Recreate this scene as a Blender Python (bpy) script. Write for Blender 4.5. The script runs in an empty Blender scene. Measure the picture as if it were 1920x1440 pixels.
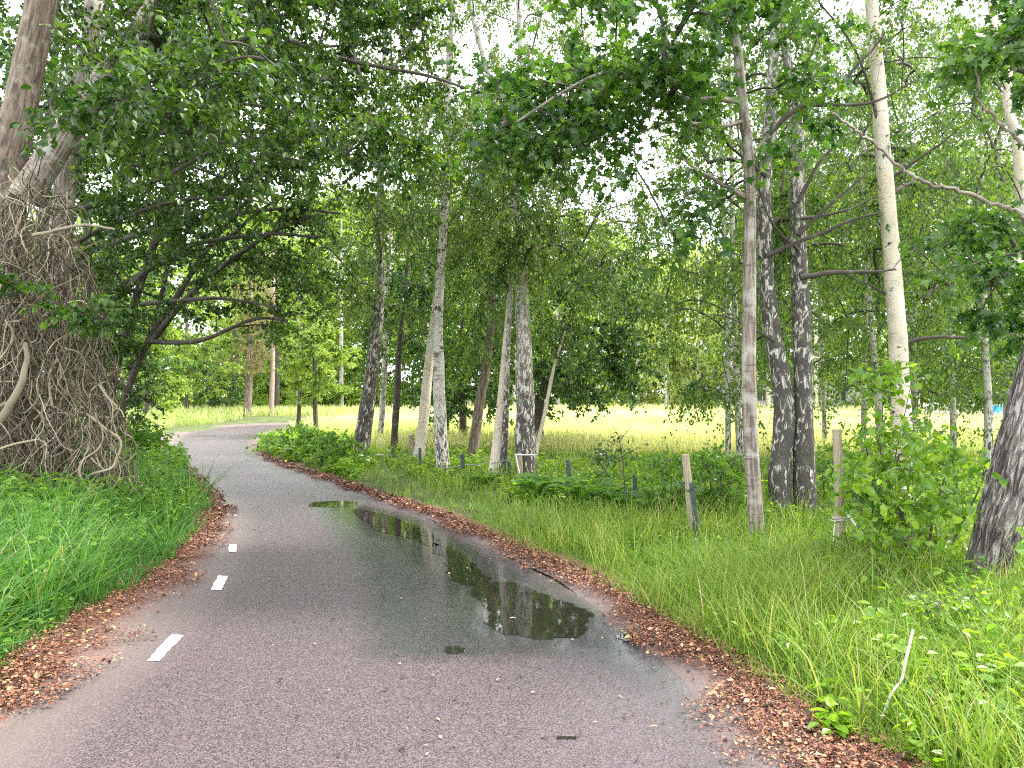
import bpy, math
import numpy as np

rng = np.random.default_rng(11)
S = bpy.context.scene
COL = S.collection
F_PX, CX, HZ, EYE = 1450.0, 960.0, 738.0, 1.6      # focal length in photo pixels, centre column, horizon row, eye height (m)


# ------------------------------------------------------------------ places
def at(px, py, d):
    """Point at distance d metres in front of the camera that the photo shows at (px, py)."""
    px, py, d = np.broadcast_arrays(np.asarray(px, float), np.asarray(py, float), np.asarray(d, float))
    return np.stack([(px - CX) / F_PX * d, d, EYE + (HZ - py) / F_PX * d], -1)


def dist_of(py):
    return F_PX * EYE / (np.asarray(py, float) - HZ)


def on_ground(px, py):
    d = dist_of(py)
    p = at(px, py, d)
    p[..., 2] = 0
    return p


def project(P):
    d = np.maximum(P[:, 1], 0.05)
    return CX + P[:, 0] / d * F_PX, HZ - (P[:, 2] - EYE) / d * F_PX


def in_poly(x, y, poly):
    x = np.asarray(x, float); y = np.asarray(y, float)
    ins = np.zeros(x.shape, bool)
    p = np.asarray(poly, float)
    for (x0, y0), (x1, y1) in zip(p, np.roll(p, -1, 0)):
        c = ((y0 > y) != (y1 > y)) & (x < (x1 - x0) * (y - y0) / (y1 - y0 + 1e-12) + x0)
        ins ^= c
    return ins


def sample_poly(poly, n):
    p = np.asarray(poly, float)
    lo, hi = p.min(0), p.max(0)
    X, Y, tot = [], [], 0
    while tot < n:
        x = rng.uniform(lo[0], hi[0], 2 * n + 64); y = rng.uniform(lo[1], hi[1], 2 * n + 64)
        k = in_poly(x, y, p)
        X.append(x[k]); Y.append(y[k]); tot += k.sum()
    return np.concatenate(X)[:n], np.concatenate(Y)[:n]


def dist_poly(P, line):
    """Distance of 2-D points to an open polyline."""
    best = np.full(len(P), 1e9)
    for a, b in zip(line[:-1], line[1:]):
        ab = b - a
        t = np.clip(((P - a) @ ab) / (ab @ ab + 1e-12), 0, 1)
        best = np.minimum(best, np.hypot(*(P - a - t[:, None] * ab).T))
    return best


def spline(pts, per=8):
    p = np.asarray(pts, float)
    q = np.vstack([2 * p[0] - p[1], p, 2 * p[-1] - p[-2]])
    t = np.linspace(0, 1, per, endpoint=False)[:, None]
    out = []
    for i in range(len(p) - 1):
        a, b, c, d = q[i:i + 4]
        out.append(0.5 * (2 * b + (c - a) * t + (2 * a - 5 * b + 4 * c - d) * t ** 2 + (3 * b - a - 3 * c + d) * t ** 3))
    return np.vstack(out + [p[-1:]])


def wob(x, y, seed=0, n=7, f0=1.0):
    r = np.random.default_rng(seed)
    s = np.zeros(np.broadcast(x, y).shape)
    for i in range(n):
        f = f0 * 1.6 ** i; a = r.uniform(0, 6.28); ph = r.uniform(0, 6.28)
        s = s + np.sin((x * math.cos(a) + y * math.sin(a)) * f + ph) / 1.35 ** i
    return s / 2.6


# road stations traced in the photo: left asphalt edge | right asphalt edge | outer rim of the left litter | outer rim of the right litter
ST = [((-700, 2100), (2150, 2100), (-1500, 2100), (3200, 2100)),
      ((-260, 1600), (1600, 1600), (-500, 1600), (2000, 1600)),
      ((-70, 1440), (1430, 1440), (-230, 1440), (1690, 1440)),
      ((80, 1310), (1310, 1310), (-60, 1310), (1450, 1310)),
      ((190, 1240), (1230, 1225), (20, 1240), (1320, 1220)),
      ((285, 1150), (1160, 1165), (165, 1150), (1240, 1165)),
      ((362, 1085), (1040, 1090), (290, 1088), (1105, 1093)),
      ((398, 1040), (935, 1037), (333, 1040), (990, 1039)),
      ((422, 1000), (845, 992), (375, 1000), (885, 994)),
      ((436, 965), (755, 953), (400, 965), (790, 955)),
      ((420, 935), (665, 922), (395, 935), (695, 924)),
      ((385, 898), (582, 894), (362, 898), (602, 894)),
      ((352, 872), (522, 873), (330, 872), (537, 872)),
      ((330, 852), (487, 856), (309, 852), (499, 854)),
      ((320, 836), (471, 841), (297, 838), (481, 839)),
      ((328, 822), (474, 827), (300, 821), (484, 824)),
      ((362, 809), (492, 813), (330, 807), (502, 811)),
      ((420, 801), (530, 804), (400, 798), (540, 802)),
      ((520, 796), (610, 799), (515, 794), (615, 797)),
      ((700, 793), (750, 796), (700, 791), (750, 794))]
EDGE = [spline([on_ground(*s[k])[:2] for s in ST], 10) for k in range(4)]
EL, ER, OL, OR = EDGE
ROAD_POLY = np.vstack([EL, ER[::-1]])
SHOULDER_POLY = np.vstack([OL, OR[::-1]])


def height(P):
    """Ground level: level under the road, a low bank on the left, small bumps elsewhere."""
    P = np.asarray(P, float)[..., :2].reshape(-1, 2)
    ins = in_poly(P[:, 0], P[:, 1], SHOULDER_POLY)
    dl, dr = dist_poly(P, OL), dist_poly(P, OR)
    d = np.where(ins, 0, np.minimum(dl, dr))
    sm = lambda a, b: np.clip((d - a) / (b - a), 0, 1) ** 2 * (3 - 2 * np.clip((d - a) / (b - a), 0, 1))
    left = dl < dr
    h = np.where(left, 0.28 * sm(0.1, 2.5), 0.07 * sm(0.1, 2.0))
    h = h + sm(0.1, 1.5) * 0.05 * wob(P[:, 0], P[:, 1], 5, 5, 0.9)
    return np.where(ins, -0.035, h - 0.02 * (1 - sm(0, .4)))


# ------------------------------------------------------------------ mesh builder
class MB:
    def __init__(s):
        s.V, s.A, s.C, s.P, s.n = [], [], [], [], 0

    def add(s, V, F, m=0, rnd=0.5, tc=None):
        V = np.asarray(V, float).reshape(-1, 3); F = np.asarray(F, int)
        if not len(V) or not len(F): return
        s.V.append(V); s.A.append(np.broadcast_to(np.asarray(rnd, float), (len(V),)))
        s.C.append(V if tc is None else tc)
        s.P.append((F + s.n, m)); s.n += len(V)

    def build(s, name, mats, parent=None, smooth=False, base=None):
        if not s.n: return None
        V = np.concatenate(s.V)
        if base is not None: V = V - np.asarray(base)
        me = bpy.data.meshes.new(name)
        me.vertices.add(len(V)); me.vertices.foreach_set('co', V.astype(np.float32).ravel())
        loops = np.concatenate([f.ravel() for f, m in s.P]).astype(np.int32)
        tot = np.concatenate([np.full(len(f), f.shape[1]) for f, m in s.P]).astype(np.int32)
        mi = np.concatenate([np.full(len(f), m) for f, m in s.P]).astype(np.int32)
        start = np.concatenate([[0], np.cumsum(tot)[:-1]]).astype(np.int32)
        me.loops.add(len(loops)); me.loops.foreach_set('vertex_index', loops)
        me.polygons.add(len(tot)); me.polygons.foreach_set('loop_start', start)
        me.polygons.foreach_set('material_index', mi)
        me.polygons.foreach_set('use_smooth', np.full(len(tot), smooth))
        me.update(calc_edges=True)
        a = me.attributes.new('rnd', 'FLOAT', 'POINT'); a.data.foreach_set('value', np.concatenate(s.A).astype(np.float32))
        a = me.attributes.new('tc', 'FLOAT_VECTOR', 'POINT'); a.data.foreach_set('vector', np.concatenate(s.C).astype(np.float32).ravel())
        for m in (mats if isinstance(mats, (list, tuple)) else [mats]): me.materials.append(m)
        o = bpy.data.objects.new(name, me); COL.objects.link(o)
        if parent is not None: o.parent = parent
        return o


def norm(v):
    return v / (np.linalg.norm(v, axis=-1, keepdims=True) + 1e-12)


def tube(mb, P, R, sides=8, m=0, rough=0.0, cap=True, seed=None, rnd=0.5, h0=0.0):
    P = np.asarray(P, float); n = len(P); R = np.broadcast_to(np.asarray(R, float), (n,))
    T = norm(np.gradient(P, axis=0))
    u = np.cross(T[0], [0.31, 0.95, 0.05]); u = u / (np.linalg.norm(u) + 1e-9)
    U = np.empty_like(P)
    for i in range(n):
        u = u - T[i] * (u @ T[i]); u = u / (np.linalg.norm(u) + 1e-9); U[i] = u
    W = np.cross(T, U)
    th = np.linspace(0, 2 * np.pi, sides, endpoint=False)
    h = h0 + np.concatenate([[0], np.cumsum(np.linalg.norm(np.diff(P, axis=0), axis=1))])
    rr = np.repeat(R[:, None], sides, 1)
    if rough:
        sd = int(rng.integers(1e6)) if seed is None else seed
        Th, Hh = np.meshgrid(th, h)
        rr = rr * (1 + rough * (wob(np.cos(Th) * 2.2 + np.sin(Th) * 1.1, Hh * 2.1, sd, 4, 1.2) + 0.5 * wob(Th * 0 + np.sin(Th * 3), Hh * 5, sd + 1, 4, 2.5)))
    V = P[:, None] + rr[..., None] * (np.cos(th)[None, :, None] * U[:, None] + np.sin(th)[None, :, None] * W[:, None])
    tc = np.stack([np.cos(th)[None] * R[:, None], np.sin(th)[None] * R[:, None], np.repeat(h[:, None], sides, 1)], -1)
    i = np.arange(n - 1)[:, None] * sides; j = np.arange(sides)[None]; k = (j + 1) % sides
    F = np.stack([i + j, i + k, i + sides + k, i + sides + j], -1).reshape(-1, 4)
    mb.add(V.reshape(-1, 3), F, m, rnd, tc.reshape(-1, 3))
    if cap:
        e = [(P[-1], V[-1]), (P[0], V[0][::-1])]
        for c, ring in e:
            mb.add(np.vstack([ring, c]), np.stack([np.arange(sides), (np.arange(sides) + 1) % sides, np.full(sides, sides)], -1), m, rnd)


def tubes(mb, P, R, sides=3, m=0, rnd=0.5):
    """Many thin tubes at once: P (k, n, 3), R (k, n)."""
    k, n, _ = P.shape
    if not k: return
    T = norm(np.gradient(P, axis=1))
    ref = np.where(np.abs(T[..., 2:3]) > .9, np.array([1., 0, 0]), np.array([0, 0, 1.]))
    U = norm(np.cross(T, ref)); W = np.cross(T, U)
    th = np.linspace(0, 2 * np.pi, sides, endpoint=False)
    V = P[:, :, None] + R[:, :, None, None] * (np.cos(th)[:, None] * U[:, :, None] + np.sin(th)[:, None] * W[:, :, None])
    b = (np.arange(k) * n * sides)[:, None, None]; i = (np.arange(n - 1) * sides)[None, :, None]
    j = np.arange(sides)[None, None]; q = (j + 1) % sides
    F = np.stack([b + i + j, b + i + q, b + i + sides + q, b + i + sides + j], -1).reshape(-1, 4)
    rn = np.repeat(np.broadcast_to(rnd, (k,)), n * sides)
    mb.add(V.reshape(-1, 3), F, m, rn)


# leaf outlines: x along the leaf, y across, z fold; faces
LEAF = {
    'diamond': (np.array([(0, 0, 0), (.42, .5, .1), (1, 0, 0), (.42, -.5, .1)]), np.array([(0, 1, 2), (0, 2, 3)])),
    'ovate': (np.array([(0, 0, 0), (.14, .33, .05), (.45, .5, .1), (.78, .3, .04), (1, 0, -.06), (.78, -.3, .04), (.45, -.5, .1), (.14, -.33, .05)]),
              np.array([(0, 1, 2, 3), (0, 3, 4, 4), (0, 4, 5, 6), (0, 6, 7, 7)])),
    'lobed': (np.array([(0, 0, 0), (.08, .2, .02), (.02, .5, .05), (.33, .27, .03), (.45, .62, .08), (.62, .24, .03), (1, 0, -.06),
                        (.62, -.24, .03), (.45, -.62, .08), (.33, -.27, .03), (.02, -.5, .05), (.08, -.2, .02), (.33, 0, 0)]),
              np.array([(12, i, (i + 1) % 12) for i in range(12)])),
}
LEAF['ovate'] = (LEAF['ovate'][0], np.array([(0, 1, 2), (0, 2, 3), (0, 3, 4), (0, 4, 5), (0, 5, 6), (0, 6, 7)]))


def leaves(mb, P, A, N, L, W, kind='diamond', m=0, rnd=None):
    k = len(P)
    if not k: return
    A = norm(A); N = norm(N - A * (N * A).sum(1, keepdims=True)); B = np.cross(N, A)
    tv, tf = LEAF[kind]
    L = np.broadcast_to(L, (k,)); W = np.broadcast_to(W, (k,))
    V = P[:, None] + (tv[None, :, :1] * L[:, None, None]) * A[:, None] + (tv[None, :, 1:2] * W[:, None, None]) * B[:, None] \
        + (tv[None, :, 2:] * L[:, None, None]) * N[:, None]
    Fc = (np.arange(k) * len(tv))[:, None, None] + tf[None]
    r = rng.random(k) if rnd is None else np.broadcast_to(rnd, (k,))
    mb.add(V.reshape(-1, 3), Fc.reshape(-1, tf.shape[1]), m, np.repeat(r, len(tv)))


# ------------------------------------------------------------------ materials
class N:
    def __init__(s, name):
        s.m = bpy.data.materials.new(name); s.m.use_nodes = True
        s.t = s.m.node_tree; s.t.nodes.clear()
        s.out = s.t.nodes.new('ShaderNodeOutputMaterial')

    def n(s, typ, props=None, **ins):
        x = s.t.nodes.new(typ)
        for k, v in (props or {}).items(): setattr(x, k, v)
        for k, v in ins.items():
            key = k.replace('_', ' ')
            sock = x.inputs[int(k[1:])] if k[0] == 'i' and k[1:].isdigit() else x.inputs[key]
            s.put(sock, v)
        return x

    def put(s, sock, v):
        if isinstance(v, bpy.types.NodeSocket): s.t.links.new(v, sock)
        elif isinstance(v, bpy.types.Node): s.t.links.new(v.outputs[0], sock)
        elif isinstance(v, tuple) and len(v) == 3 and sock.type == 'RGBA': sock.default_value = (*v, 1)
        else: sock.default_value = v

    def ramp(s, fac, stops, interp='LINEAR'):
        x = s.n('ShaderNodeValToRGB', i0=fac); cr = x.color_ramp; cr.interpolation = interp
        while len(cr.elements) < len(stops): cr.elements.new(0.5)
        for e, (p, c) in zip(cr.elements, stops):
            e.position = p; e.color = (*c, 1) if len(c) == 3 else c
        return x.outputs[0]

    def mix(s, f, a, b, mode='MIX'):
        x = s.n('ShaderNodeMix', {'data_type': 'RGBA', 'blend_type': mode})
        s.put(x.inputs[0], f); s.put(x.inputs[6], a); s.put(x.inputs[7], b)
        return x.outputs[2]

    def math(s, op, a, b=0.5, c=None, clamp=False):
        x = s.n('ShaderNodeMath', {'operation': op, 'use_clamp': clamp}, i0=a, i1=b)
        if c is not None: s.put(x.inputs[2], c)
        return x.outputs[0]

    def noise(s, vec, scale, detail=3, rough=.55, dist=0.0):
        return s.n('ShaderNodeTexNoise', Vector=vec, Scale=float(scale), Detail=float(detail), Roughness=rough, Distortion=dist).outputs[0]

    def vec(s, v, sc):
        return s.n('ShaderNodeMapping', Vector=v, Scale=sc).outputs[0]

    def attr(s, name, out='Fac'):
        return s.n('ShaderNodeAttribute', {'attribute_name': name}).outputs[out]

    def done(s, sh):
        s.t.links.new(sh if isinstance(sh, bpy.types.NodeSocket) else sh.outputs[0], s.out.inputs[0]); return s.m


def step(lo, hi):
    return [(lo, (0, 0, 0)), (hi, (1, 1, 1))]


def mat_leaf(name, dark, light, trans=0.42, gloss=0.33, tint=(1.25, 1.15, .55)):
    s = N(name); r = s.attr('rnd')
    c = s.ramp(r, [(0, dark), (.55, tuple((a + b) / 2 for a, b in zip(dark, light))), (.93, light), (1, tuple(min(1, v * 1.35) for v in light))])
    big = s.noise(s.n('ShaderNodeTexCoord').outputs['Object'], .9, 2)
    c = s.mix(s.ramp(big, step(.35, .7)), c, s.mix(1.0, c, (1.18, 1.12, .75), 'MULTIPLY'))
    tc = s.mix(1.0, c, tuple(1.5 * t for t in tint), 'MULTIPLY')
    p = s.n('ShaderNodeBsdfPrincipled', Base_Color=c, Roughness=gloss)
    p.inputs['Specular IOR Level'].default_value = .6
    t = s.n('ShaderNodeBsdfTranslucent', Color=tc)
    return s.done(s.n('ShaderNodeMixShader', i0=trans, i1=p.outputs[0], i2=t.outputs[0]))


def mat_bark(name, kind):
    s = N(name); v = s.attr('tc', 'Vector')
    sep = s.n('ShaderNodeSeparateXYZ', i0=v).outputs
    h = sep[2]
    fine = s.noise(s.vec(v, (40, 40, 30)), 2.2, 4, .65)
    if kind in ('birch_rough', 'birch_dark', 'birch_mid', 'birch_pale'):
        lift = {'birch_rough': (0.3, 5.0), 'birch_dark': (1.0, 11.0), 'birch_mid': (0.4, 2.6), 'birch_pale': (-2.5, -1.5)}[kind]
        hm = s.math('DIVIDE', s.math('SUBTRACT', h, lift[0]), lift[1] - lift[0], clamp=True)
        flake = s.noise(s.vec(v, (15, 15, 6)), 1.0, 4, .62, 1.3)
        bias = {'birch_rough': -.04, 'birch_dark': -.05}.get(kind, .04)
        fiss = s.ramp(s.math('ADD', flake, s.math('MULTIPLY_ADD', hm, .14, bias)), step(.47, .56))
        flat = s.noise(s.vec(v, (5, 5, 55)), 1.0, 3, .6)
        band = s.ramp(flat, step(.36, .42))
        scar = s.ramp(s.noise(s.vec(v, (7, 7, 9)), .8, 3, .6), step(.36, .43))
        white = s.mix(s.ramp(fine, step(.3, .75)), (.42, .39, .33), (.74, .70, .63))
        if kind == 'birch_pale':
            white = s.mix(s.ramp(s.noise(s.vec(v, (6, 6, 1.2)), 1.0, 3), step(.35, .65)), (.62, .53, .40), (.74, .68, .58))
        black = s.mix(fine, (.018, .016, .014), (.12, .105, .09))
        if kind == 'birch_pale': band = s.ramp(flat, [(.30, (.35, .35, .35)), (.36, (1, 1, 1))]); scar = s.ramp(s.noise(s.vec(v, (7, 7, 13)), .8, 3, .6), step(.29, .34))
        up = s.mix(s.math('MULTIPLY', band, scar), black, white)
        low = s.mix(fiss, black, white)
        c = s.mix(s.ramp(hm, step(.25, 1)), low, up)
        c = s.mix(s.math('MULTIPLY', s.ramp(s.noise(v, 3.5, 3), step(.52, .75)), .45), c, (.16, .17, .09))
        bump = s.math('ADD', s.math('MULTIPLY', fiss, s.math('SUBTRACT', 1.1, hm)), s.math('MULTIPLY', fine, .25)); dist = .02
    elif kind == 'furrow':
        rid = s.noise(s.vec(v, (34, 34, 5)), 1.0, 4, .6, 1.2)
        f = s.ramp(rid, step(.40, .58))
        c = s.mix(f, (.03, .022, .02), s.mix(fine, (.22, .17, .155), (.50, .45, .42)))
        c = s.mix(s.math('MULTIPLY', s.ramp(s.noise(v, 4, 3), step(.5, .7)), .5), c, (.36, .36, .27))
        bump = s.math('ADD', f, s.math('MULTIPLY', fine, .3)); dist = .035
    elif kind == 'smooth':
        lines = s.noise(s.vec(v, (38, 38, 3)), 1.0, 3, .6)
        rings = s.noise(s.vec(v, (4, 4, 34)), 1.0, 2, .6)
        c = s.mix(s.ramp(lines, step(.38, .6)), (.13, .10, .08), (.33, .28, .23))
        c = s.mix(s.ramp(rings, [(.3, (1, 1, 1)), (.42, (0, 0, 0))]), c, (.09, .065, .05))
        c = s.mix(s.math('MULTIPLY', s.ramp(s.noise(v, 5, 4), step(.5, .62)), .7), c, (.46, .45, .40))
        bump = s.math('ADD', lines, s.math('MULTIPLY', fine, .4)); dist = .012
    elif kind == 'brown':
        lines = s.noise(s.vec(v, (30, 30, 4)), 1.0, 4, .6)
        c = s.mix(s.ramp(lines, step(.36, .64)), (.075, .055, .042), (.27, .205, .155))
        c = s.mix(s.math('MULTIPLY', s.ramp(s.noise(v, 5, 4), step(.55, .68)), .6), c, (.36, .34, .28))
        bump = s.math('ADD', lines, s.math('MULTIPLY', fine, .4)); dist = .015
    else:                                                                            # dark twigs and dark stems
        lines = s.noise(s.vec(v, (30, 30, 6)), 1.0, 3, .6)
        c = s.mix(lines, (.022, .018, .014), (.12, .10, .08))
        c = s.mix(s.math('MULTIPLY', s.ramp(s.noise(v, 6, 4), step(.55, .66)), .5), c, (.20, .21, .15))
        bump = lines; dist = .01
    b = s.n('ShaderNodeBump', Strength=.9, Distance=dist, Height=bump)
    return s.done(s.n('ShaderNodeBsdfPrincipled', Base_Color=c, Roughness=.82, Normal=b))


def mat_plain(name, a, b, scale=30.0, rough=.7, bump=.3, stretch=(1, 1, 1), metal=0.0):
    s = N(name); v = s.vec(s.n('ShaderNodeTexCoord').outputs['Object'], stretch)
    f = s.noise(v, scale, 5, .65)
    c = s.mix(s.ramp(f, step(.3, .7)), a, b)
    bm = s.n('ShaderNodeBump', Strength=bump, Distance=.01, Height=f)
    return s.done(s.n('ShaderNodeBsdfPrincipled', Base_Color=c, Roughness=rough, Metallic=metal, Normal=bm))


def mat_rnd(name, stops, rough=.7, trans=0.0):
    s = N(name); c = s.ramp(s.attr('rnd'), stops)
    p = s.n('ShaderNodeBsdfPrincipled', Base_Color=c, Roughness=rough)
    if not trans: return s.done(p)
    t = s.n('ShaderNodeBsdfTranslucent', Color=s.mix(1.0, c, (1.5, 1.4, .7), 'MULTIPLY'))
    return s.done(s.n('ShaderNodeMixShader', i0=trans, i1=p.outputs[0], i2=t.outputs[0]))


M = {}
M['leaf_left'] = mat_leaf('leaf_left', (.014, .046, .009), (.072, .150, .020), .40)  # darker greens: shade of the left canopy put into the leaf colour
M['leaf_maple'] = mat_leaf('leaf_maple', (.018, .066, .017), (.085, .185, .030), .44)
M['leaf_birch'] = mat_leaf('leaf_birch', (.045, .105, .024), (.145, .225, .052), .44)
M['leaf_grove'] = mat_leaf('leaf_grove', (.034, .095, .018), (.130, .225, .040), .44)
M['leaf_far'] = mat_leaf('leaf_far', (.10, .19, .040), (.25, .36, .080), .48)  # brighter than the near greens: far sunlight put into the leaf colour
M['leaf_pale'] = mat_leaf('leaf_pale', (.18, .26, .10), (.36, .45, .18), .48)  # paler still: glare on the far birches put into the leaf colour
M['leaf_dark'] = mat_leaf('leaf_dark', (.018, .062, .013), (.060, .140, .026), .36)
M['leaf_shrub'] = mat_leaf('leaf_shrub', (.060, .165, .020), (.150, .290, .035), .45)
M['leaf_bright'] = mat_leaf('leaf_bright', (.080, .200, .020), (.220, .360, .035), .50)
M['leaf_pine'] = mat_leaf('leaf_pine', (.14, .15, .07), (.33, .30, .16), .2, .6)
M['fern'] = mat_leaf('fern', (.050, .140, .022), (.120, .250, .045), .45)
for k in ('birch_rough', 'birch_dark', 'birch_mid', 'birch_pale', 'furrow', 'smooth', 'brown', 'dark'):
    M[k] = mat_bark('bark_' + k, k)
G = [(0, (.030, .085, .012)), (.5, (.085, .190, .024)), (.85, (.170, .280, .045)), (.95, (.34, .36, .14)), (1, (.42, .34, .18))]
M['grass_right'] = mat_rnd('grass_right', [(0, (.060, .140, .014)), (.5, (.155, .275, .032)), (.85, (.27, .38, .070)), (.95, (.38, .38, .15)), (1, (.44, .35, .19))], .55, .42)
M['grass_left'] = mat_rnd('grass_left', [(0, (.022, .105, .018)), (.5, (.060, .195, .030)), (.9, (.130, .270, .045)), (1, (.30, .30, .13))], .5, .42)  # deeper, bluer green: shade of the left bank put into the colour
M['grass_field'] = mat_rnd('grass_field', [(0, (.24, .36, .10)), (.4, (.46, .53, .22)), (.75, (.62, .62, .37)), (1, (.72, .68, .52))], .7, .40)  # straw tones lightened: strong light on the open field is partly colour
M['litter'] = mat_rnd('litter', [(0, (.014, .008, .006)), (.3, (.085, .030, .018)), (.6, (.200, .070, .035)), (.85, (.31, .135, .070)), (.95, (.46, .29, .17)), (1, (.50, .42, .14))], .6)
M['creeper'] = mat_rnd('creeper', [(0, (.040, .032, .020)), (.45, (.150, .120, .075)), (1, (.52, .45, .32))], .75)
M['post_wood'] = mat_plain('post_wood', (.20, .16, .10), (.44, .38, .27), 9, .8, .5, (9, 9, .6))
M['post_steel'] = mat_plain('post_steel', (.028, .050, .045), (.075, .105, .095), 22, .5, .2, metal=.2)
M['rope'] = mat_plain('rope', (.45, .45, .42), (.7, .7, .66), 40, .7, .3)
M['wire'] = mat_plain('wire', (.25, .26, .26), (.42, .43, .43), 30, .45, .1, metal=.5)
M['pole'] = mat_plain('pole', (.22, .14, .12), (.50, .38, .34), 6, .8, .4, (8, 8, .4))
M['stone'] = mat_plain('stone', (.24, .23, .22), (.58, .55, .52), 6, .85, .6)
M['dead_wood'] = mat_plain('dead_wood', (.30, .26, .22), (.60, .56, .50), 8, .8, .6, (6, 6, .8))
M['plaster'] = mat_plain('plaster', (.66, .66, .68), (.80, .80, .82), 3, .8, .1)
M['roof'] = mat_plain('roof', (.08, .075, .075), (.16, .15, .15), 9, .8, .4)
M['window'] = mat_plain('window', (.02, .025, .03), (.04, .05, .06), 2, .15, .0)
M['blue'] = mat_plain('blue', (.01, .20, .48), (.02, .30, .62), 5, .45, .1)
M['paint'] = mat_plain('paint', (.52, .52, .50), (.82, .82, .80), 24, .6, .35)


def mat_road():
    s = N('asphalt'); v = s.n('ShaderNodeTexCoord').outputs['Object']
    wet0 = s.attr('wet')
    edge = s.noise(v, 5, 4, .6)
    wet = s.ramp(s.math('ADD', wet0, s.math('MULTIPLY', s.math('SUBTRACT', edge, .5), .65)), step(.25, .72))
    damp_sheen = s.ramp(s.math('ADD', s.attr('damp_sheen'), s.math('MULTIPLY', s.math('SUBTRACT', s.noise(v, 2.2, 3), .5), .6)), step(.3, .8))
    grain = s.n('ShaderNodeTexVoronoi', Vector=v, Scale=165.0).outputs['Color']
    gr = s.n('ShaderNodeSeparateColor', i0=grain).outputs[0]
    n1 = s.noise(v, 160, 2, .6); n2 = s.noise(v, .8, 4, .6)
    c = s.mix(s.ramp(gr, [(0, (0, 0, 0)), (.6, (.4, .4, .4)), (1, (1, 1, 1))]), (.022, .0175, .0185), (.135, .107, .113))
    c = s.mix(s.ramp(n2, step(.35, .65)), c, s.mix(1.0, c, (1.10, .98, 1.02), 'MULTIPLY'))
    c = s.mix(s.math('MULTIPLY', s.attr('dust'), .75), c, s.mix(n1, (.095, .070, .064), (.20, .160, .150)))
    c = s.mix(wet, c, s.mix(1.0, c, (.46, .62, .58), 'MULTIPLY'))  # wet darkening, plus a teal tint that paints in the green reflection
    c = s.mix(s.math('MULTIPLY', damp_sheen, .25), c, (.10, .09, .10))  # lighter on the damp side: its wet sheen painted into the colour
    r0 = s.math('ADD', .36, s.math('MULTIPLY', gr, .22))
    r1 = s.math('SUBTRACT', r0, s.math('MULTIPLY', damp_sheen, .17))
    film = s.ramp(s.math('ADD', s.attr('film'), s.math('MULTIPLY', s.math('SUBTRACT', s.noise(v, 9, 5, .65), .5), 1.1)), step(.35, .85))
    rough = s.math('MAXIMUM', s.math('SUBTRACT', s.math('SUBTRACT', r1, s.math('MULTIPLY', wet, .20)), s.math('MULTIPLY', film, .30)), .05)
    hgt = s.math('ADD', s.math('MULTIPLY', gr, .7), s.math('MULTIPLY', n1, .6))
    b = s.n('ShaderNodeBump', Distance=.004, Height=hgt, Strength=s.math('MULTIPLY', s.math('SUBTRACT', .50, s.math('MULTIPLY', wet, .36)), s.math('SUBTRACT', 1.0, s.math('MULTIPLY', film, .85))))
    p = s.n('ShaderNodeBsdfPrincipled', Base_Color=c, Roughness=rough, Normal=b)
    p.inputs['Specular IOR Level'].default_value = .6
    return s.done(p)


def mat_ground():
    s = N('ground_soil'); v = s.n('ShaderNodeTexCoord').outputs['Object']
    n1 = s.noise(v, 3, 5); n2 = s.noise(v, 25, 4)
    soil = s.mix(n2, (.035, .030, .018), (.11, .085, .05))
    green = s.mix(n2, (.045, .09, .015), (.12, .19, .04))
    straw = s.mix(s.noise(v, .35, 4), (.36, .39, .16), (.62, .57, .36))  # lightened like the meadow grass, with the field's bright light in the colour
    c = s.mix(s.ramp(n1, step(.35, .6)), soil, green)
    c = s.mix(s.attr('meadow'), c, straw)
    b = s.n('ShaderNodeBump', Strength=.6, Distance=.05, Height=n2)
    return s.done(s.n('ShaderNodeBsdfPrincipled', Base_Color=c, Roughness=.95, Normal=b))


def mat_verge():
    s = N('verge_soil'); v = s.n('ShaderNodeTexCoord').outputs['Object']
    n2 = s.noise(v, 60, 5, .65); n1 = s.noise(v, 5, 4)
    c = s.mix(s.ramp(n2, step(.35, .65)), (.055, .030, .022), (.27, .115, .075))
    c = s.mix(s.ramp(s.math('ADD', s.attr('fade'), s.math('MULTIPLY', s.math('SUBTRACT', n1, .5), .9)), step(.1, .6)), s.mix(n2, (.095, .070, .064), (.20, .160, .150)), c)
    b = s.n('ShaderNodeBump', Strength=.8, Distance=.02, Height=n2)
    return s.done(s.n('ShaderNodeBsdfPrincipled', Base_Color=c, Roughness=.75, Normal=b))


def mat_water():
    s = N('puddle_water'); v = s.n('ShaderNodeTexCoord').outputs['Object']
    n = s.noise(v, 7, 3, .5)
    b = s.n('ShaderNodeBump', Strength=.05, Distance=.01, Height=n)
    p = s.n('ShaderNodeBsdfPrincipled', Base_Color=s.mix(s.noise(v, 14, 4), (.008, .009, .007), (.022, .020, .014)), Roughness=.03, IOR=1.33, Normal=b)
    p.inputs['Specular IOR Level'].default_value = .9
    return s.done(p)


M['road'] = mat_road(); M['ground'] = mat_ground(); M['verge'] = mat_verge(); M['water'] = mat_water()


# ------------------------------------------------------------------ names and labels
def tag(o, label=None, cat=None, group=None, kind=None):
    for k, v in (('label', label), ('category', cat), ('group', group), ('kind', kind)):
        if v: o[k] = v
    return o


def thing(name, label, cat, base, group=None):
    o = bpy.data.objects.new(name, None); COL.objects.link(o)
    o.location = tuple(float(c) for c in base); o.empty_display_size = .2
    return tag(o, label, cat, group)


def attr_float(o, name, vals):
    a = o.data.attributes.new(name, 'FLOAT', 'POINT'); a.data.foreach_set('value', np.asarray(vals, np.float32))


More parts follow.
